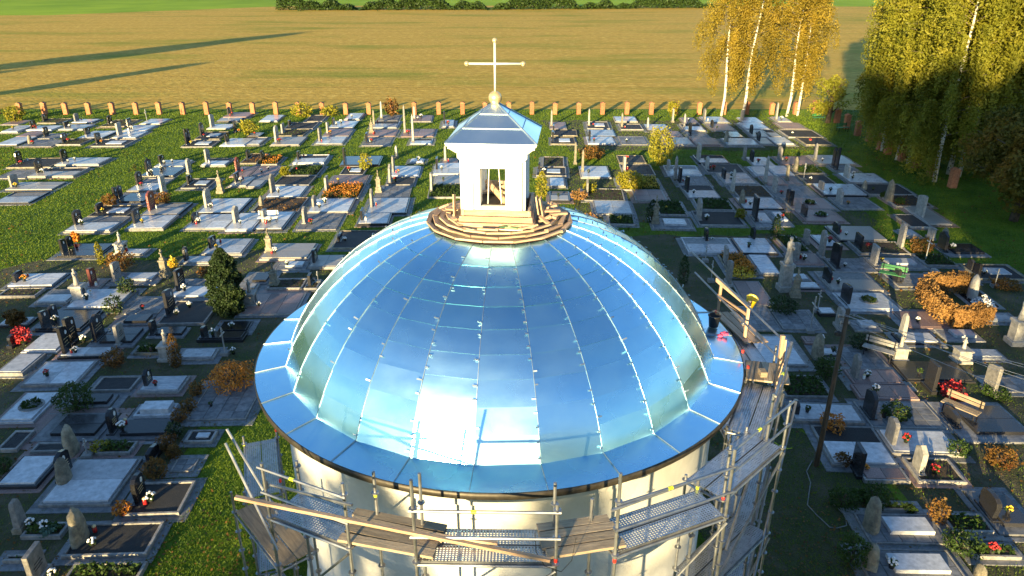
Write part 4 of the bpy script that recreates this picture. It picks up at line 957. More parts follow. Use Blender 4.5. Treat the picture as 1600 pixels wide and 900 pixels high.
def build_grave(it, rown, idx, seed):
    x, y, L, Wd, s, h, hh, fl = it; side = 1 if x < 0 else -1
    rz = R(side*2.2 + grnd.gauss(0,.7))
    where = '%s from left in %s row before brick pillars' % (ordinal(idx), ordinal(rown))
    if s == 'n':
        nm, lb, ct = LONE[h]; rt = empty(nm, (x+L/2, y+Wd/2, 0), rz + R(grnd.gauss(0,3)))
        tag(rt, lb + ', ' + where, ct, 'single grave markers'); head(rt, h, hh, 1.5, 0, 0); COVER.append((x-.15,y-.3,x+.35,y+.4))
        ox = .38
    else:
        rt = empty('grave', (x, y, 0), rz); COVER.append((x-.05,y-.05,x+L+.05,y+Wd+.05))
        nm = SLAB[s] + ' grave with ' + HEAD[h]
        tag(rt, nm + ', ' + where, 'grave', 'graves in the cemetery')
        ox = .6
        hb = grnd.uniform(.07,.15); pm = grnd.choice(['pale','pale','pale','pale','mid','warm','marble'])
        def slabs(m, z0, z1, x0, x1, y0, y1, nx, ny, gap=.012, nm_='slab'):
            for i in range(nx):
                for j in range(ny):
                    b = MB(); w_, d_ = (x1-x0)/nx, (y1-y0)/ny
                    b.box(x0+i*w_+gap/2, y0+j*d_+gap/2, z0, x0+(i+1)*w_-gap/2, y0+(j+1)*d_-gap/2, z1+grnd.uniform(-.003,.003), .008)
                    b.build(nm_, M[m], rt)
        def kerb(m, hk, t=.1):
            for (a0,b0,a1,b1) in ((0,0,L,t),(0,Wd-t,L,Wd),(0,t,t,Wd-t),(L-t,t,L,Wd-t)):
                b = MB(); b.box(a0+.002,b0+.002,0,a1-.002,b1-.002,hk,.01); b.build('kerb', M[m], rt)
        def fill(m, z=.1):
            b = MB(); n = 7; vs = [(.1+(L-.2)*i/n, .1+(Wd-.2)*j/n, z+(.03*grnd.random() if 0 < i < n and 0 < j < n else 0)) for j in range(n+1) for i in range(n+1)]
            b.add(vs, [(j*(n+1)+i, j*(n+1)+i+1, (j+1)*(n+1)+i+1, (j+1)*(n+1)+i) for j in range(n) for i in range(n)]); b.build('bed', M[m], rt, True)
        if grnd.random() < .8:      # paved surround
            t = grnd.uniform(.14,.34); mm = grnd.choice(['grey','conc','grey','pink'])
            for (a0,b0,a1,b1) in ((-t,-t,L+t,0),(-t,Wd,L+t,Wd+t),(-t,0,0,Wd),(L,0,L+t,Wd)):
                b = MB(); b.box(a0+.003,b0+.003,0,a1-.003,b1-.003,.028+.006*grnd.random(),.004); b.build('paving_strip', M[mm], rt)
        ny = 2 if Wd > 1.7 else 1; nx = 1 if L < 1.6 else grnd.choice([1,2])
        if s in 'wxu':
            kerb('dark' if s == 'u' else grnd.choice([pm,'greystone','dark','conc']), hb+grnd.choice([0,.04]), .09)
            b = MB(); b.box(.09,.09,0,L-.09,Wd-.09,hb-.03); b.build('base', M['conc'], rt)
            if grnd.random() < .32 and s == 'w' and Wd > 1.5:
                slabs(pm, hb-.03, hb+.05, .1, L-.1, .1, Wd*.55, nx, 1); b = MB(); b.box(.1,Wd*.57,hb-.03,L-.1,Wd-.1,hb-.005); b.build('bed', M[grnd.choice(['grey','conc','blackgravel'])], rt)
            else: slabs(pm, hb-.03, hb+(.06 if s != 'x' else .22), .1 if s != 'x' else .2, L-.1, .1, Wd-.1, nx, ny)
        elif s in 'gk':
            b = MB(); b.box(.06,.06,0,L-.06,Wd-.06,.05); b.build('base', M['conc'], rt)
            kerb('greystone', .085, .06); t = .42; slabs('grey', .05, .08, .065, L-.065, .065, Wd-.065, max(2,min(5,int(L/t))), max(2,min(5,int(Wd/t))), .014, 'paver')
            if s == 'k': slabs('pale', .08, .2, L*.3, L*.86, Wd*.28, Wd*.78, 1, 1)
        elif s == 'm':
            b = MB(); b.box(.05,.05,0,L-.05,Wd-.05,.08,.01); b.build('base', M['grey'], rt)
            slabs('dark', .08, .2, L*.25, L*.9, Wd*.18, Wd*.82, 1, ny)
        elif s == 'd':
            kerb('dark', hb, .08); b = MB(); b.box(.08,.08,0,L-.08,Wd-.08,hb-.03); b.build('base', M['conc'], rt); slabs('dark', hb-.03, hb+.05, .09, L-.09, .09, Wd-.09, 1, ny)
        elif s in 'pq':
            kerb('pink' if grnd.random() < .5 else 'greystone', hb, .09); b = MB(); b.box(.09,.09,0,L-.09,Wd-.09,hb-.05); b.build('base', M['conc'], rt)
            slabs('pink', hb-.05, hb+.01, .1, L-.1, .1, Wd-.1, nx+1, ny)
        elif s == 'h':
            kerb('pale', hb, .1); b = MB(); b.box(.1,.1,0,L-.1,Wd-.1,hb-.03); b.build('base', M['conc'], rt); slabs('pale', hb-.03, hb+.05, .11, L-.11, .11, Wd-.11, 1, 1)
        else:
            kerb(grnd.choice(['conc','greystone','greystone','oldstone']), .14, .09); fill({'b':'blackgravel','e':'soil','v':'soil','y':'soil'}[s])
            if s == 'b' and grnd.random() < .3:
                slabs('pale', .1, .17, L*.35, L*.8, Wd*.3, Wd*.7, 1, 1)
            ar = L*Wd
            if s == 'e': c = obj('ground_cover', cover_plants(int(40*ar), L, Wd, .05, .08, seed, M[grnd.choice(['green','autumn','green'])]), rt); c['kind'] = 'stuff'
            if s in 'vy': c = obj('ground_cover', cover_plants(int(240*ar), L, Wd, .07, .2, seed, M['green']), rt); c['kind'] = 'stuff'
            if s == 'y': c = obj('flowers', cover_plants(int(200*ar), L, Wd, .05, .28, seed+5, M[grnd.choice(['orange','yellow'])]), rt); c['kind'] = 'stuff'; c.location.z = .06
        if s in 'hq':
            b = MB(); b.lathe([(.42,0),(.42,.03),(.34,.03)], 20, (L*.55,Wd*.5,hb+.05)); b.build('planting_ring', M['dark' if s == 'q' else 'conc'], rt)
            c = obj('ring_plants', quads('ring_plants', leaf_tuft(160,.36,.2,.07,seed)+np.array([L*.55,Wd*.5,hb+.02]), M['green']), rt)
        if h != 'N': head(rt, h, hh, Wd, .22, Wd/2)
    # flowers stand on the grave as things of their own
    if s not in 'nvye' and h != 'N' and grnd.random() < .5:
        zz = {'w':hb+.06,'g':.085,'k':.085,'m':.08,'d':hb+.05,'p':hb+.012,'q':hb+.012,'h':hb+.05,'u':hb+.06,'x':hb+.22}.get(s, .13)
        cp = Matrix.Rotation(rz,4,'Z') @ Vector((.48, Wd*grnd.choice([.3,.5,.72]), 0)); ce = empty('grave_candle', (x+cp.x, y+cp.y, zz)); wc = grnd.random() < .5; ce.scale = [grnd.uniform(.9,1.3)]*3
        obj('glass', candlew if wc else candle, ce); obj('lid', lid, ce); tag(ce, '%s candle on grave %s from left, %s row before brick pillars' % ('white' if wc else 'red', ordinal(idx), ordinal(rown)), 'candle', 'grave candles')
    todo = [fl] if fl != '-' else []
    if s != 'n' and fl == '-' and grnd.random() < .2: todo.append(grnd.choice('wryg'))
    if fl == 'w' and s != 'n' and L > 1.4 and grnd.random() < .2: todo.append('w')
    for k, c in enumerate(todo):
        lx = ox + .25*k if s != 'n' else .3; ly = (Wd*(.34+.3*k)) if s != 'n' else .1*k
        p = Matrix.Rotation(rz,4,'Z') @ Vector((lx+grnd.uniform(-.05,.1), ly+grnd.uniform(-.12,.12), 0))
        base = Vector((rt.location.x, rt.location.y, 0)); zz = {'n':0,'w':hb+.06,'g':.085,'k':.2,'m':.2,'d':hb+.05,'p':hb+.012,'q':hb+.012,'h':hb+.05,'u':hb+.06,'x':hb+.22}.get(s, .13) if s != 'n' else 0
        q = base + p + Vector((0,0,zz)); lb = '%s%s flowers on grave %s from left, %s row before brick pillars' % ('second bunch of ' if k else '', FLN[c], ordinal(idx), ordinal(rown))
        e = empty('flower_vase' if c != 'g' else 'potted_plant', q, grnd.uniform(0,6)); e.scale = [grnd.uniform(.5,.85)]*3
        if c == 'g': lb = 'green potted plant on grave %s from left, %s row before brick pillars' % (ordinal(idx), ordinal(rown))
        tag(e, lb, 'flowers' if c != 'g' else 'plant', 'flowers set on the graves')
        obj('vase', vase, e)
        if c == 'g': obj('leaves', FL['w'][0][1], e, loc=(0,0,.1))
        else: f = grnd.choice(FL[c]); obj('leaves', f[1], e, loc=(0,0,.08)); obj('blossoms', f[0], e, loc=(0,0,.1))
candle = MB().lathe([(.05,0),(.055,.02),(.05,.14),(.03,.16)], 10).mesh('glass', M['redglass'], True); candlew = MB().lathe([(.05,0),(.055,.02),(.05,.14),(.03,.16)], 10).mesh('glass', M['whiteplastic'], True)
lid = MB().lathe([(.052,.16),(.056,.175),(.03,.2),(.012,.215)], 10).mesh('lid', M['gold'], True)
sd = 100
for rn in sorted(byrow):
    for i, it in enumerate(sorted(byrow[rn], key=lambda t: t[0])):
        sd += 1; build_grave(it, rn, i+1, sd)
# ------------------------------------------------------------------ shrubs, trees, pillars, pole
def blob_leaves(n, rx, ry, rz, size, seed, shape='ball', lump=.25):
    rng = np.random.default_rng(seed); d = rng.normal(size=(n,3)); d /= np.linalg.norm(d, axis=1)[:,None]
    if shape == 'cone': pass
    rad = rng.uniform(.45,1,size=n)**.6
    off = rng.normal(size=(5,3))*2
    lumpv = np.zeros(n)
    for o in off: lumpv += np.sin(d@o*2.2+o[0]*3)/5
    rad = rad*(1+lump*lumpv*1.6)
    C = d*rad[:,None]
    if shape == 'column':
        z = rng.random(n); a = rng.uniform(0,6.283,n); prof = np.sin(np.pi*np.clip(.12+.88*z,0,1))**.55*(1-.25*z); rr = prof*rng.uniform(.55,1,n)**.5*(1+lump*.5*np.sin(a*3+z*9))*(.9+.14*np.sin(z*23+a*4)+.1*np.sin(z*41-a*7))
        C = np.stack([rr*np.cos(a), rr*np.sin(a), z*2-1], 1)
    C = C*[rx,ry,rz]+[0,0,rz*1.0]
    C[:,2] = np.maximum(C[:,2], .03)
    return leaf_quads(C, size, rng)
SHR = 0
def shrub(x, y, rx, h, m, label, cat='shrub', n=None, ry=None, shape='ball', size=None, name='shrub', group=None, z=0):
    global SHR; SHR += 1
    e = empty(name, (x, y, z)); ry = ry or rx; dist = math.hypot(x, y)
    size = size or max(.045, dist*.0016); n = n or int(min(9000, max(350, 3.2*(rx*ry+rx*h)/(size*size))))
    obj('foliage', quads('foliage', blob_leaves(n, rx, ry, h/2, size, SHR, shape), M[m]), e)
    b = MB(); b.tube([(0,0,-.02),(.02,0,h*.6)], [.05,.02], 6)
    for k in range(4): a = k*1.6+SHR; b.tube([(0,0,h*.15),(rx*.5*math.cos(a),ry*.5*math.sin(a),h*.55)], [.025,.01], 5)
    b.build('stem', M['darkbark'], e)
    return tag(e, label, cat, group)
def G(px, py, z=0):       # a ground point seen at that place of the 1600 x 900 photograph
    p = R(23.5); a = (px-800)/1150; c = (py-450)/1150; t = (z-CAM_H)/(-math.sin(p)-c*math.cos(p)); return a*t, (math.cos(p)-c*math.sin(p))*t
def S(px, py, wpx, hpx, m, label, **k):
    x, y = G(px, py); Z = y*math.cos(R(23.5))+CAM_H*math.sin(R(23.5)); r = wpx/2*Z/1150; h = hpx*Z/1150/.92
    return shrub(x, y, r, h, m, label, **k)
S(359,490,60,100,'thuja','tall dark green columnar thuja among the graves left of the dome',shape='column',n=16000,size=.06,name='thuja',cat='thuja')
S(1031,258,45,55,'ygreen','bright yellow-green bushy thuja lit by the sun',name='thuja',cat='thuja')
S(846,308,22,38,'ygreen','yellow-tipped cone thuja just right of the lantern',name='thuja',cat='thuja',shape='column')
S(25,190,32,24,'ygreen','round yellow-green shrub by the brick pillars at far left')
S(1018,348,22,34,'thuja','dark clipped thuja right of the lantern beside green grave',name='thuja',cat='thuja',shape='column')
S(1210,374,18,38,'thuja','slim dark conifer right of dome by pale graves',name='thuja',cat='thuja',shape='column')
S(1067,442,20,42,'thuja','dark narrow thuja close behind the dome right edge',name='thuja',cat='thuja',shape='column')
S(571,266,22,24,'ygreen','round olive thuja beside red flowers in mid left graves',name='thuja',cat='thuja')
S(446,276,15,16,'ygreen','small lime round shrub on dark gravel grave')
S(473,183,34,20,'ygreen','yellowish shrub against pillars, left of orange thuja')
S(515,181,28,14,'ygreen','low yellow-green shrub near the pillars')
S(612,182,22,26,'autumn','orange-brown thuja by the brick pillars',name='thuja',cat='thuja')
S(390,212,26,24,'ygreen','olive shrub between graves in the far left block')
S(253,318,30,16,'autumn','rusty low shrub by a dark headstone, mid left lawn edge')
S(172,322,24,18,'autumn','orange-brown shrub beside twin dark stones')
S(200,460,28,26,'thuja','round dark green bush between graves at left')
S(180,490,30,28,'thuja','dark bush beside the white statue grave',name='shrub')
S(190,420,40,26,'autumn','brownish bush near the stone statue at upper left')
S(158,412,14,34,'ygreen','narrow golden conifer near upper left graves',name='thuja',cat='thuja',shape='column')
S(272,418,14,16,'yellow','little bright yellow bush beside old pedestal')
S(118,378,14,14,'orange','tiny orange bush at the lawn edge')
S(28,508,30,24,'autumn','rust red bush at left edge among graves',n=1500)
S(36,535,30,24,'red','dark red bush beside small dark stone')
S(276,572,24,52,'autumn','dark brown conifer beside statue pedestal',name='thuja',cat='thuja',shape='column')
S(180,572,36,26,'autumn','brown spreading bush with orange tips, left block')
S(322,432,22,16,'autumn','dark red-brown bush near the thuja')
S(120,640,58,44,'green','large ferny green shrub on dark slab grave')
S(365,603,75,34,'orange','big mass of orange marigold flowers by the lawn',name='flower_bush',cat='flower bush')
for i, (px, py, w_, m_) in enumerate([(308,618,24,'autumn'),(296,642,24,'autumn'),(282,660,26,'autumn'),(274,682,28,'thuja'),(262,702,30,'autumn'),(272,715,24,'autumn'),(244,745,36,'autumn')]):
    S(px,py,w_,w_*.85,m_,ordinal(i+1)+' autumn shrub from the top in the row beside the big grey slab',group='row of autumn shrubs')
S(8,738,26,26,'green','dark green shrub at the left frame edge')
S(193,805,26,24,'orange','small orange flowering bush at the lawn edge, lower left',name='flower_bush',cat='flower bush')
S(78,835,26,16,'teal','blue-green cushion plant near rough boulder, lower left',name='cushion_plant',cat='plant')
S(158,705,30,16,'ygreen','yellowish leafy cushion plant by small stone cross, lower left')
S(925,248,42,18,'autumn','low reddish ornamental grass clump behind the lantern',name='grass_clump',cat='grass clump')
S(921,302,22,18,'ygreen','small yellow bush on grave right of lantern')
S(905,312,26,14,'straw','straw coloured low shrub right of lantern')
S(985,295,52,26,'ygreen','rose bush mass with pale flowers right of lantern')
S(918,352,30,18,'straw','dry pale shrub at the edge of the dome timber')
S(1156,342,16,16,'ygreen','small yellow spiky shrub by dark gravel grave')
S(1052,182,20,22,'ygreen','round green thuja right behind tall stone by pillars',name='thuja',cat='thuja')
S(1222,488,44,24,'thuja','low dark green juniper right of the scaffold',name='juniper',cat='juniper')
S(1437,398,34,26,'autumn','red and orange leafed bush beside light cross')
S(1290,590,40,34,'green','spiky dark yucca-like plant by the utility pole')
S(1298,672,40,26,'orange','orange flowering bush beside the utility pole foot',name='flower_bush',cat='flower bush')
S(1315,790,44,30,'green','large green hosta clump at lower right lawn edge, left one',name='hosta',cat='hosta')
S(1365,786,46,28,'green','large green hosta clump at lower right, right one',name='hosta',cat='hosta')
S(1341,780,30,16,'green','low hosta between two large ones',name='hosta',cat='hosta')
S(1316,725,26,20,'autumn','dark bush with white flower by pale slab, lower right')
S(1498,712,34,24,'green','pale green leafy hosta on pale grave at right',name='hosta',cat='hosta')
S(1400,655,44,24,'green','low green shrubs along gravel grave, right')
S(1463,815,32,40,'autumn','golden-brown bush in lower right corner block')
S(1560,725,50,26,'autumn','rusty yellow flowering bush at right edge',name='flower_bush',cat='flower bush')
S(1485,622,32,28,'red','large red flower bouquet bush at right graves',name='flower_bush',cat='flower bush',size=.07)
S(1555,620,44,16,'green','green and yellow border plants by grey pedestal')
S(1330,880,50,50,'green','dark shrub at the lower right lawn edge')
S(1345,545,36,22,'thuja','dark bush below the diamond holed slab')
S(1570,450,44,12,'autumn','purple-brown flower border at right edge')
S(1535,478,34,10,'white','row of small white flowers by dark slab',name='flower_row',cat='flowers')
S(1500,860,60,30,'green','mixed low plants between lower right graves')
S(1420,800,20,12,'green','small green tuft between boulder graves')
S(1380,310,10,10,'green','little round box shrub on right grave')
S(1406,320,14,10,'green','low green cushion by tan boulder at right')
S(1157,430,46,10,'yellow','low bed of yellow marigolds beside the guard boards',name='flower_bush',cat='flower bush')
S(1157,418,40,10,'orange','low bed of orange marigolds beside pale slabs',name='flower_bush',cat='flower bush')
# dry hedge enclosure
e = empty('dry_hedge', (*G(1490,490), 0)); tag(e, 'rust and straw coloured dry hedge enclosing a grave on three sides', 'hedge')
hx, hy = G(1490,490)
pts = [G(1440,462), G(1452,487), G(1478,510)], [G(1444,460), G(1490,456), G(1522,462)], [G(1480,512), G(1510,512), G(1540,508)], 
rng = np.random.default_rng(5)
for seg in pts:
    a = np.array([[p[0]-hx, p[1]-hy] for p in seg]); t = rng.random(5200)*(len(a)-1.001); i = t.astype(int); f = (t-i)[:,None]; P = a[i]*(1-f)+a[i+1]*f
    tv = a[i+1]-a[i]; tv /= np.linalg.norm(tv,axis=1)[:,None]; nv = np.stack([-tv[:,1],tv[:,0]],1); w_ = rng.uniform(-1,1,len(P)); w_ = np.sign(w_)*np.abs(w_)**.5*.33; z = .03+.95*rng.random(len(P))**.6+.05*np.sin(P[:,0]*5)
    P = P+nv*w_[:,None]; C = np.stack([P[:,0], P[:,1], z], 1); obj('hedge_side', quads('hedge_side', leaf_quads(C, .06, rng), M['straw']), e)
x, y = G(1517,468); b = boulder(.75,.6,.4,2.2); o = b.build('stone_block', M['lightstone'], None, True, loc=(x, y, .55)); tag(o, 'tan stone block lit by the sun behind the dry hedge', 'stone')
o.location.z = 0; o.scale = (1,1,1.7)

# brick pillars
def pillar_proto():
    rt = empty('brick_pillar', (0,0,0)); b = MB()
    for k in range(12): i_ = .004 if k % 2 else 0; b.box(-.21+i_,-.21+i_,.095*k,.21-i_,.21-i_,.095*k+.082); b.box(-.2,-.2,.095*k+.082,.2,.2,.095*k+.095)
    b.build('shaft', M['brick'], rt)
    b = MB(); b.box(-.24,-.24,1.14,.24,.24,1.19); b.add([(-.24,-.24,1.19),(.24,-.24,1.19),(.24,.24,1.19),(-.24,.24,1.19),(0,-.24,1.33),(0,.24,1.33)], [(0,1,4),(2,3,5),(1,2,5,4),(3,0,4,5)]); b.build('cap', M['brick'], rt)
    return rt
pp = pillar_proto(); first = True
pxs = [33,71,104,140,177,214,250,287,324,360,396,432,467,504,541,577,613,648,686,723,758,795,831,867,904,941,979,1017,1055,1092,1130,1166,1205,1242]
pos = [((px-800)*(80.4*math.cos(R(23.5))+CAM_H*math.sin(R(23.5)))/1150, 80.4) for px in [-40,-3]+pxs]
for i, (x, y) in enumerate(pos):
    o = pp if first else copy_tree(pp); first = False; o.location = (x, y, 0); o.rotation_euler.z = R(random.gauss(0,1.5)); s_ = random.uniform(.95,1.05); o.scale = (1.05,1.05,s_)
    tag(o, 'orange brick pillar, %s from left in the far fence row' % ordinal(i+1), 'pillar', 'brick fence pillars along the field', 'thing')
for i, (px, py) in enumerate([(1272,178),(1307,192),(1322,201),(1339,212),(1357,221),(1374,234),(1386,241),(1408,252),(1430,262),(1454,275),(1487,293)]):
    o = copy_tree(pp); o.location = (*G(px, py), 0); o.scale = (1.15,1.15,1.1); tag(o, 'brick pillar, %s from the field corner along the side by the birches' % ordinal(i+1), 'pillar', 'brick pillars along the right side', 'thing')

# utility pole with wires
ux, uy = G(1275,728); up = empty('utility_pole', (ux, uy, 0)); tag(up, 'brown wooden utility pole standing right of the scaffold', 'pole')
b = MB(); b.tube([(0,0,-.05),(.02,0,2.8),(.03,.0,5.5)], [.085,.07,.06], 12); b.build('pole', M['pole'], up, True)
b = MB(); b.tube([(-.24,0,5.25),(.24,0,5.25)], .016, 6); b.tube([(-.14,.02,5.02),(.14,.02,5.02)], .014, 6); b.build('crossarm', M['pole'], up)
for dx, z in ((-.22,5.26),(-.08,5.26),(.08,5.26),(.22,5.26),(-.12,5.03),(.12,5.03)):
    b = MB(); b.lathe([(.015,0),(.03,.02),(.02,.045),(.03,.065),(.012,.09)], 8); b.build('insulator', M['lightstone'], up, loc=(dx,0,z))
b = MB(); b.lathe([(.04,0),(.1,.03),(.09,.12),(.02,.16)], 10); b.build('lamp_head', M['black'], up, loc=(-.2,-.12,4.7))
px2, py2 = ux+14.0, uy-9.5
for i, (dx, z, sag) in enumerate([(-.22,5.34,.35),(-.08,5.34,.8),(.08,5.34,.55),(.22,5.34,1.05),(.12,5.1,1.2)]):
    b = MB(); b.tube([(dx+(14.0)*t, -9.5*t, z+(.2)*t-sag*4*t*(1-t)) for t in np.linspace(0,1,14)], .007, 4); b.build('wire', M['metalcross'], up)
# benches
def bench(px, py, rz, label, m='greenpaint'):
    x, y = G(px, py); e = empty('bench', (x, y, 0), rz)
    for k in range(3): b = MB(); b.box(-.6,-.2+.14*k,.42,.6,-.09+.14*k,.45); b.build('seat_slat', M[m], e)
    for k in range(2): b = MB(); b.box(-.6,.23,.55+.14*k,.6,.25,.66+.14*k); b.build('back_slat', M[m], e)
    for s in (-1,1):
        b = MB(); b.tube([(s*.5,-.15,0),(s*.5,-.15,.42)], .025); b.build('leg', M['dark'], e); b = MB(); b.tube([(s*.5,.2,0),(s*.5,.24,.85)], .025); b.build('leg', M['dark'], e)
    tag(e, label, 'bench')
bench(1316,206,R(15),'green slatted bench beside the side pillars under birches'); bench(1278,190,R(15),'small green bench near the corner of the pillars')
bench(1392,440,R(-35),'green bench between graves right of the dome'); bench(1497,652,R(-52),'grey weathered wooden bench beside the large dark tomb','oldwood')
bench(1370,560,R(-40),'pale bench on grey pavers near the utility pole','lightstone'); bench(420,350,R(5),'white slatted bench on a pale grave left of the dome','whiteplastic')
# hose on the dark lawn
b = MB(); b.tube([(*G(1200+q[0]/4, 700+q[1]/4), .03) for q in [(275,85),(240,150),(265,220),(245,360),(300,420),(385,500),(430,505),(490,490),(485,430),(440,385),(400,345)]], .016, 5)
o = b.build('hose', M['conc']); tag(o, 'thin pale hose lying in loops on the dark lawn at right', 'hose')
b = MB(); b.tube([(*G(1200+q[0]/4, 540+q[1]/4), .03) for q in [(35,605),(70,630),(100,615),(120,650),(150,645)]], .014, 5)
o = b.build('rope', M['tapeyellow']); tag(o, 'yellowish rope lying on the lawn beside the scaffold', 'rope')

# ---- trees
def birch_mesh(seed, H, cr, n_br, leafm, size=.15, droop=1.6, z0=.22, per=9, lean=0):
    rng = np.random.default_rng(seed); q = random.Random(seed); b = MB(); bl = MB()
    tp_ = [(lean*(i/8)**1.3*H*.1+.12*math.sin(i*.9+seed), .1*math.cos(i*.8+seed*2), H*i/8) for i in range(9)]
    tp_[0] = (0,0,-.1); b.tube(tp_, [.15*(1-.88*i/8)*H/15 for i in range(9)], 8)
    C = []
    for k in range(n_br):
        u = z0+(1-z0)*((k+q.random())/n_br)**.9; u = min(u,.985); i = int(u*8); f = u*8-i; p = [tp_[i][j]*(1-f)+tp_[min(i+1,8)][j]*f for j in range(3)]
        env = math.sin(math.pi*min(1,(u-z0)/(1-z0)*.78+.2))**.8; a = k*2.4+q.uniform(-.6,.6); L = cr*env*q.uniform(.55,1.1)
        up = q.uniform(.35,.8); pts_ = []
        for s in range(6): t = s/5; pts_.append((p[0]+L*t*math.cos(a), p[1]+L*t*math.sin(a), p[2]+L*(up*t-.55*up*t*t)))
        bl.tube(pts_, [.04*(1-t/5.5)*H/15*(1.2-u*.6) for t in range(6)], 5, False)
        for s in range(per):
            t = q.uniform(.42,1.0); j = min(int(t*5),4); f = t*5-j; o = [pts_[j][m_]*(1-f)+pts_[j+1][m_]*f for m_ in range(3)]
            Ld = droop*q.uniform(.4,1.25); m = int(11*Ld)+3; sw = q.uniform(0,6.28); sp = q.uniform(.1,.4)
            tt = rng.random(m); C.append(np.stack([o[0]+sp*np.cos(sw)*tt*Ld*.6+rng.normal(0,.13,m), o[1]+sp*np.sin(sw)*tt*Ld*.6+rng.normal(0,.13,m), o[2]+.15-tt*Ld+rng.normal(0,.08,m)], 1))
    C = np.concatenate(C); rng2 = np.random.default_rng(seed+50)
    return b.mesh('trunk', M['bark'], True), quads('crown', leaf_quads(C, size, rng2, .2), M[leafm]), bl.mesh('limbs', M['twig'], True)
PROT = {}
for key, args in {'gold1':(1,15.5,3.3,46,'birchleaf'),'gold2':(2,16.5,2.9,44,'birchleaf'),'ol1':(3,19,4.8,62,'birchgreen'),'ol2':(4,18,4.4,58,'birchgreen'),'ol3':(5,20,5.0,64,'birchgreen')}.items():
    PROT[key] = birch_mesh(*args, size=.105 if key[0] == 'o' else .10, per=34 if key[0] == 'o' else 20, droop=2.8 if key[0] == 'o' else 2.4, z0=.13 if key[0] == 'o' else .24)
def tree(key, x, y, rz, sc, label, group=None, name='birch_tree', tilt=0):
    t, c, l_ = PROT[key]; e = empty(name, (x, y, 0), rz); e.scale = (sc,sc,sc); obj('trunk', t, e); obj('crown', c, e); obj('limbs', l_, e)
    if tilt: e.rotation_euler = (0, R(tilt), 0)
    return tag(e, label, 'tree', group)
tree('gold1', *G(1127,181), .3, 1., 'golden birch, leftmost of the trees at the pillar row', 'birches at the pillars')
tree('gold2', *G(1160,184), 2.3, 1., 'golden birch, second from left, leaning white trunk', 'birches at the pillars', tilt=3)
tree('gold1', *G(1229,182), 3.6, 1.02, 'golden birch with two stems, right of the first two', 'birches at the pillars', tilt=1)
tree('gold2', *G(1246,181), 5.0, .9, 'thin golden birch rightmost of the pillar row birches', 'birches at the pillars')
for i, (px, py, k, rz, sc, tl, lb) in enumerate([(1378,236,'ol1',0,.86,0,'olive birch nearest the field corner in the right grove'),(1401,250,'ol2',1.4,.95,0,'birch with slim white trunk, second in the right grove'),(1419,256,'ol3',2.2,.9,0,'birch third in the right grove by a brick pillar'),(1434,262,'ol1',3.9,1.,0,'birch fourth in the right grove, white trunk showing low'),
        (1460,284,'ol2',4.4,.95,0,'short trunked birch nearest the graves in right grove'),(1482,272,'ol3',.7,1.,2,'birch with leaning trunk left of the long white trunk'),(1497,276,'ol2',5.6,1.1,3,'birch with long leaning sunlit white trunk at right'),(1560,262,'ol1',2.8,1.05,0,'birch behind the rust green beech at right edge'),(1620,270,'ol3',1.1,1.05,0,'birch at the right frame edge')]):
    x, y = G(px, py); tree(k, x, y, rz, sc, lb, 'birch grove on the right', tilt=tl)
for i, (x, y, k, rz, sc) in enumerate([(43,66,'ol3',.4,.95),(47,58,'ol1',2.6,1.),(40,72,'ol2',4.,.9),(52,66,'ol2',1.5,1.),(50,50,'ol3',3.3,1.)]):
    tree(k, x, y, rz, sc, ordinal(i+1)+' birch deep in the right grove behind the white trunks', 'birch grove on the right')
def broad(seed, rx, h, n, size, m):
    P = []; rng = np.random.default_rng(seed)
    for k in range(26):
        a = rng.uniform(0,6.28); r = rx*.72*math.sqrt(rng.random()); z = h*rng.uniform(.2,.85); s = rx*rng.uniform(.28,.45)*(1.1-.4*z/h)
        q = blob_leaves(n//26, s, s, s*.8, size, seed*100+k)+np.array([r*math.cos(a)*(1.15-.6*z/h), r*math.sin(a)*(1.15-.6*z/h), z-s*.8]); P.append(q)
    b = MB(); b.tube([(0,0,-.1),(.1,0,h*.3),(0,.1,h*.8)], [.28,.2,.05], 9)
    for k in range(9): a = k*.7*2; b.tube([(0,0,h*(.15+.05*k)),(rx*.35*math.cos(a),rx*.35*math.sin(a),h*(.3+.05*k)),(rx*.75*math.cos(a),rx*.75*math.sin(a),h*(.4+.05*k))], [.1,.06,.02], 6)
    return b.mesh('trunk', M['darkbark'], True), quads('crown', np.concatenate(P), M[m])
bt = broad(21, 4.6, 7.2, 26000, .13, 'beech'); e = empty('beech_tree', (*G(1583,345), 0)); obj('trunk', bt[0], e); obj('crown', bt[1], e); tag(e, 'bushy rust and green beech at the right edge below the birches', 'tree')
bt2 = broad(22, 2.2, 5.2, 2600, .12, 'birchgreen'); e = empty('young_tree', (*G(1293,192), 0)); obj('trunk', bt2[0], e); obj('crown', bt2[1], e); tag(e, 'thin leafed young tree in shade between birches and pillars', 'tree')
# bin by the grove
b = MB(); b.lathe([(.35,0),(.4,.9),(.42,.95),(.1,1.05)], 12); o = b.build('rubbish_bin', M['metalcross'], None, True, loc=(*G(1372,212), 0)); tag(o, 'grey blue container among the birches behind the pillars', 'bin')
# far hedge along the field
rng = np.random.default_rng(77); n = 26000; xx = rng.uniform(-88,85,n); hgt = 3.2+1.6*np.sin(xx*.13)+1.2*np.sin(xx*.37+1)+.8*np.sin(xx*.9)
C = np.stack([xx, 300+12*np.sin(xx*.01)+rng.normal(0,2.2,n)+np.abs(xx)*.05, hgt*rng.random(n)**.7], 1)
o = obj('far_hedge', quads('far_hedge', leaf_quads(C, .42, rng), M['green'])); tag(o, 'dark green hedge line at the far end of the stubble field', 'hedge', kind='stuff')
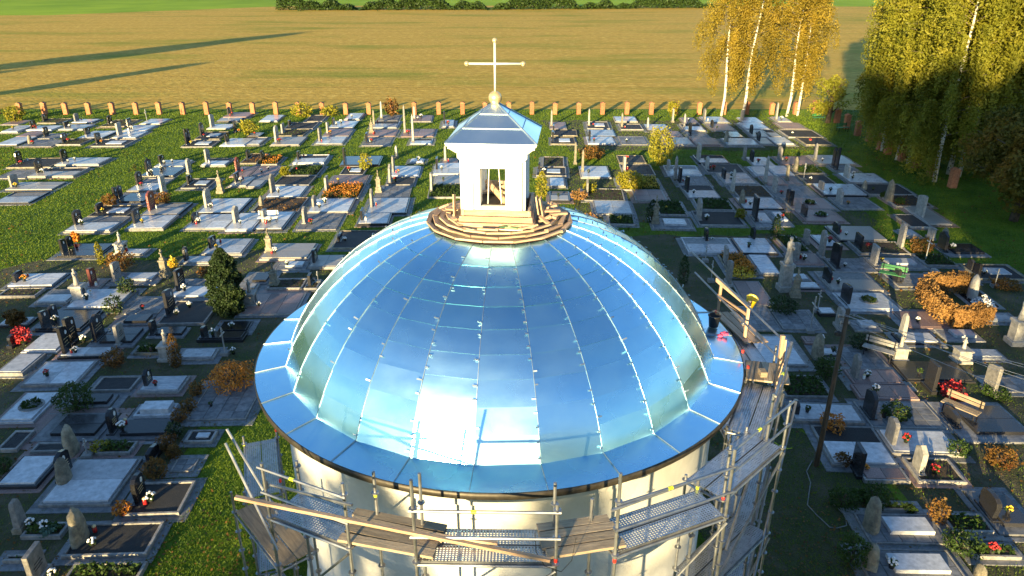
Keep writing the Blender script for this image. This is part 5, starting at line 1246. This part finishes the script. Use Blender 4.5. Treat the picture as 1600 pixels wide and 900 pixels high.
# ------------------------------------------------------------------ trees behind and beside the camera (their shade lies over the near graves)
bt3 = broad(31, 5.0, 13.0, 15000, .26, 'green'); PROT['br'] = (bt3[0], bt3[1], 0)
SHADE = [(-78,-30,11.6),(-70,-33,11.4),(-62,-29,11.8),(-54,-31,11.2),(-46,-29,11.8),(-38,-31,11.4),(-33,-29,11.6),
  (-10.8,-31,14.5),(2.6,-30,24.5),(10.5,-31,26),(19,-30,26),(27,-31,25)]
for i, (x, y, h) in enumerate(SHADE):
    e = empty('broadleaf_tree', (x, y, 0), i*1.7); s = h/13.4; w_ = .93 if h < 13.5 else (.72 if h < 15 else 1.25); e.scale = (w_, w_, s); obj('trunk', bt3[0], e); obj('crown', bt3[1], e)
    tag(e, 'tree standing behind the viewpoint, %s of its row, shading the near graves' % ordinal(i+1), 'tree', 'trees behind the viewpoint')
for i, (x, y, h) in enumerate([(-104.5,60,23.5),(-78.6,60,12.2)]):
    e = empty('broadleaf_tree', (x, y, 0), i*2.1); s = h/13.4; e.scale = (1.3 if i == 0 else .55, 1.3 if i == 0 else .55, s); obj('trunk', bt3[0], e); obj('crown', bt3[1], e)
    tag(e, 'tree beyond the left frame edge, %s of its group, casting a long field shadow' % ordinal(i+1), 'tree', 'trees beyond the left edge')
for i, (x, y, k, rz, sc) in enumerate([(-22.5,-30,'ol1',.4,.70),(-18.6,-29,'gold1',2.6,.86),(-15.4,-30.5,'gold2',4.1,.80)]):
    tree(k, x, y, rz, sc, 'airy birch behind the viewpoint, %s of three, dappling the chapel wall' % ordinal(i+1), 'birches behind the viewpoint')
for i, (x, y) in enumerate([(-27.5,-90),(-32.5,-91),(-22.5,-92)]):    # unseen bare-stemmed trees, added farther back to shade the birch grove
    e = empty('added_shade_tree', (x, y, 0), i*1.3); b = MB(); b.tube([(0,0,-.1),(.2,0,15),(0,.1,30)], [.4,.3,.08], 9); b.build('trunk', M['darkbark'], e); c = obj('crown', bt3[1], e); c.location.z = 19.5; c.scale = (.8,.8,1.0)
    tag(e, 'unseen tall bare-stemmed tree added far back to shade the birch grove, %s of three' % ordinal(i+1), 'tree', 'unseen trees added to shade the grove')
# ------------------------------------------------------------------ grass blades on the lawns
rng = np.random.default_rng(9)
def in_poly(x, y, pl):
    ins = np.zeros(len(x), bool); j = len(pl)-1
    for i in range(len(pl)):
        (x0, y0), (x1, y1) = pl[i], pl[j]; c = ((y0 > y) != (y1 > y)) & (x < (x1-x0)*(y-y0)/(y1-y0+1e-12)+x0); ins ^= c; j = i
    return ins
n = 760000; yy = 13+70*rng.random(n)**1.45; xx = rng.uniform(-1,1,n)*(.78*yy+4.5)
keep = np.hypot(xx-CX, yy-CY) > 5.05
for r_ in COVER: keep &= ~((xx > r_[0]) & (xx < r_[2]) & (yy > r_[1]) & (yy < r_[3]))
for pl in PATHS[:2]: keep &= ~(in_poly(xx, yy, pl) & (rng.random(n) < .86))
for pl in PATHS[2:]: keep &= ~(in_poly(xx, yy, pl) & (rng.random(n) < .45))
xx, yy = xx[keep], yy[keep]; n = len(xx); d = np.hypot(xx, yy); a = rng.uniform(0,6.28,n); hgt = rng.uniform(.03,.065,n)*(1+d*.006); wd = .005+d*.00028
ca, sa = np.cos(a)*wd, np.sin(a)*wd; lx, ly = rng.normal(0,.6,n)*hgt, rng.normal(0,.6,n)*hgt
P = np.stack([np.stack([xx-ca,yy-sa,np.zeros(n)],1), np.stack([xx+ca,yy+sa,np.zeros(n)],1), np.stack([xx+lx+ca*.3,yy+ly+sa*.3,hgt],1), np.stack([xx+lx-ca*.3,yy+ly-sa*.3,hgt],1)], 1)
M['blade'] = leafmat('grass_blades', (.07,.125,.007), (.16,.22,.014), c3=(.11,.17,.01), scale=.3, trans=.3)
o = obj('grass', quads('grass', P, M['blade'])); tag(o, 'short green grass growing between and around the graves', 'grass', kind='stuff')
# ------------------------------------------------------------------ fallen leaves
n = 26000; yy = 13+50*rng.random(n)**1.5; xx = rng.uniform(-1,1,n)*(.78*yy+4.5); cl = np.sin(xx*1.1+yy*.7)+np.sin(xx*.37-yy*.9)+rng.normal(0,.6,n); keep = (np.hypot(xx-CX, yy-CY) > 5.1) & (cl > .2)
for r_ in COVER: keep &= ~((xx > r_[0]) & (xx < r_[2]) & (yy > r_[1]) & (yy < r_[3]))
xx, yy = xx[keep], yy[keep]; n = len(xx); C = np.stack([xx, yy, .035+.03*rng.random(n)], 1); a = rng.uniform(0,6.28,n); sz = (.025+.0009*np.hypot(xx,yy))*rng.uniform(.6,1.2,n)
u_ = np.stack([np.cos(a)*sz, np.sin(a)*sz, rng.normal(0,.3,n)*sz], 1); v_ = np.stack([-np.sin(a)*sz*.7, np.cos(a)*sz*.7, rng.normal(0,.3,n)*sz], 1)
o = obj('fallen_leaves', quads('fallen_leaves', np.stack([C-u_, C-v_, C+u_, C+v_], 1), M['autumn'])); tag(o, 'brown fallen leaves scattered over grass and earth between graves', 'leaves', kind='stuff')
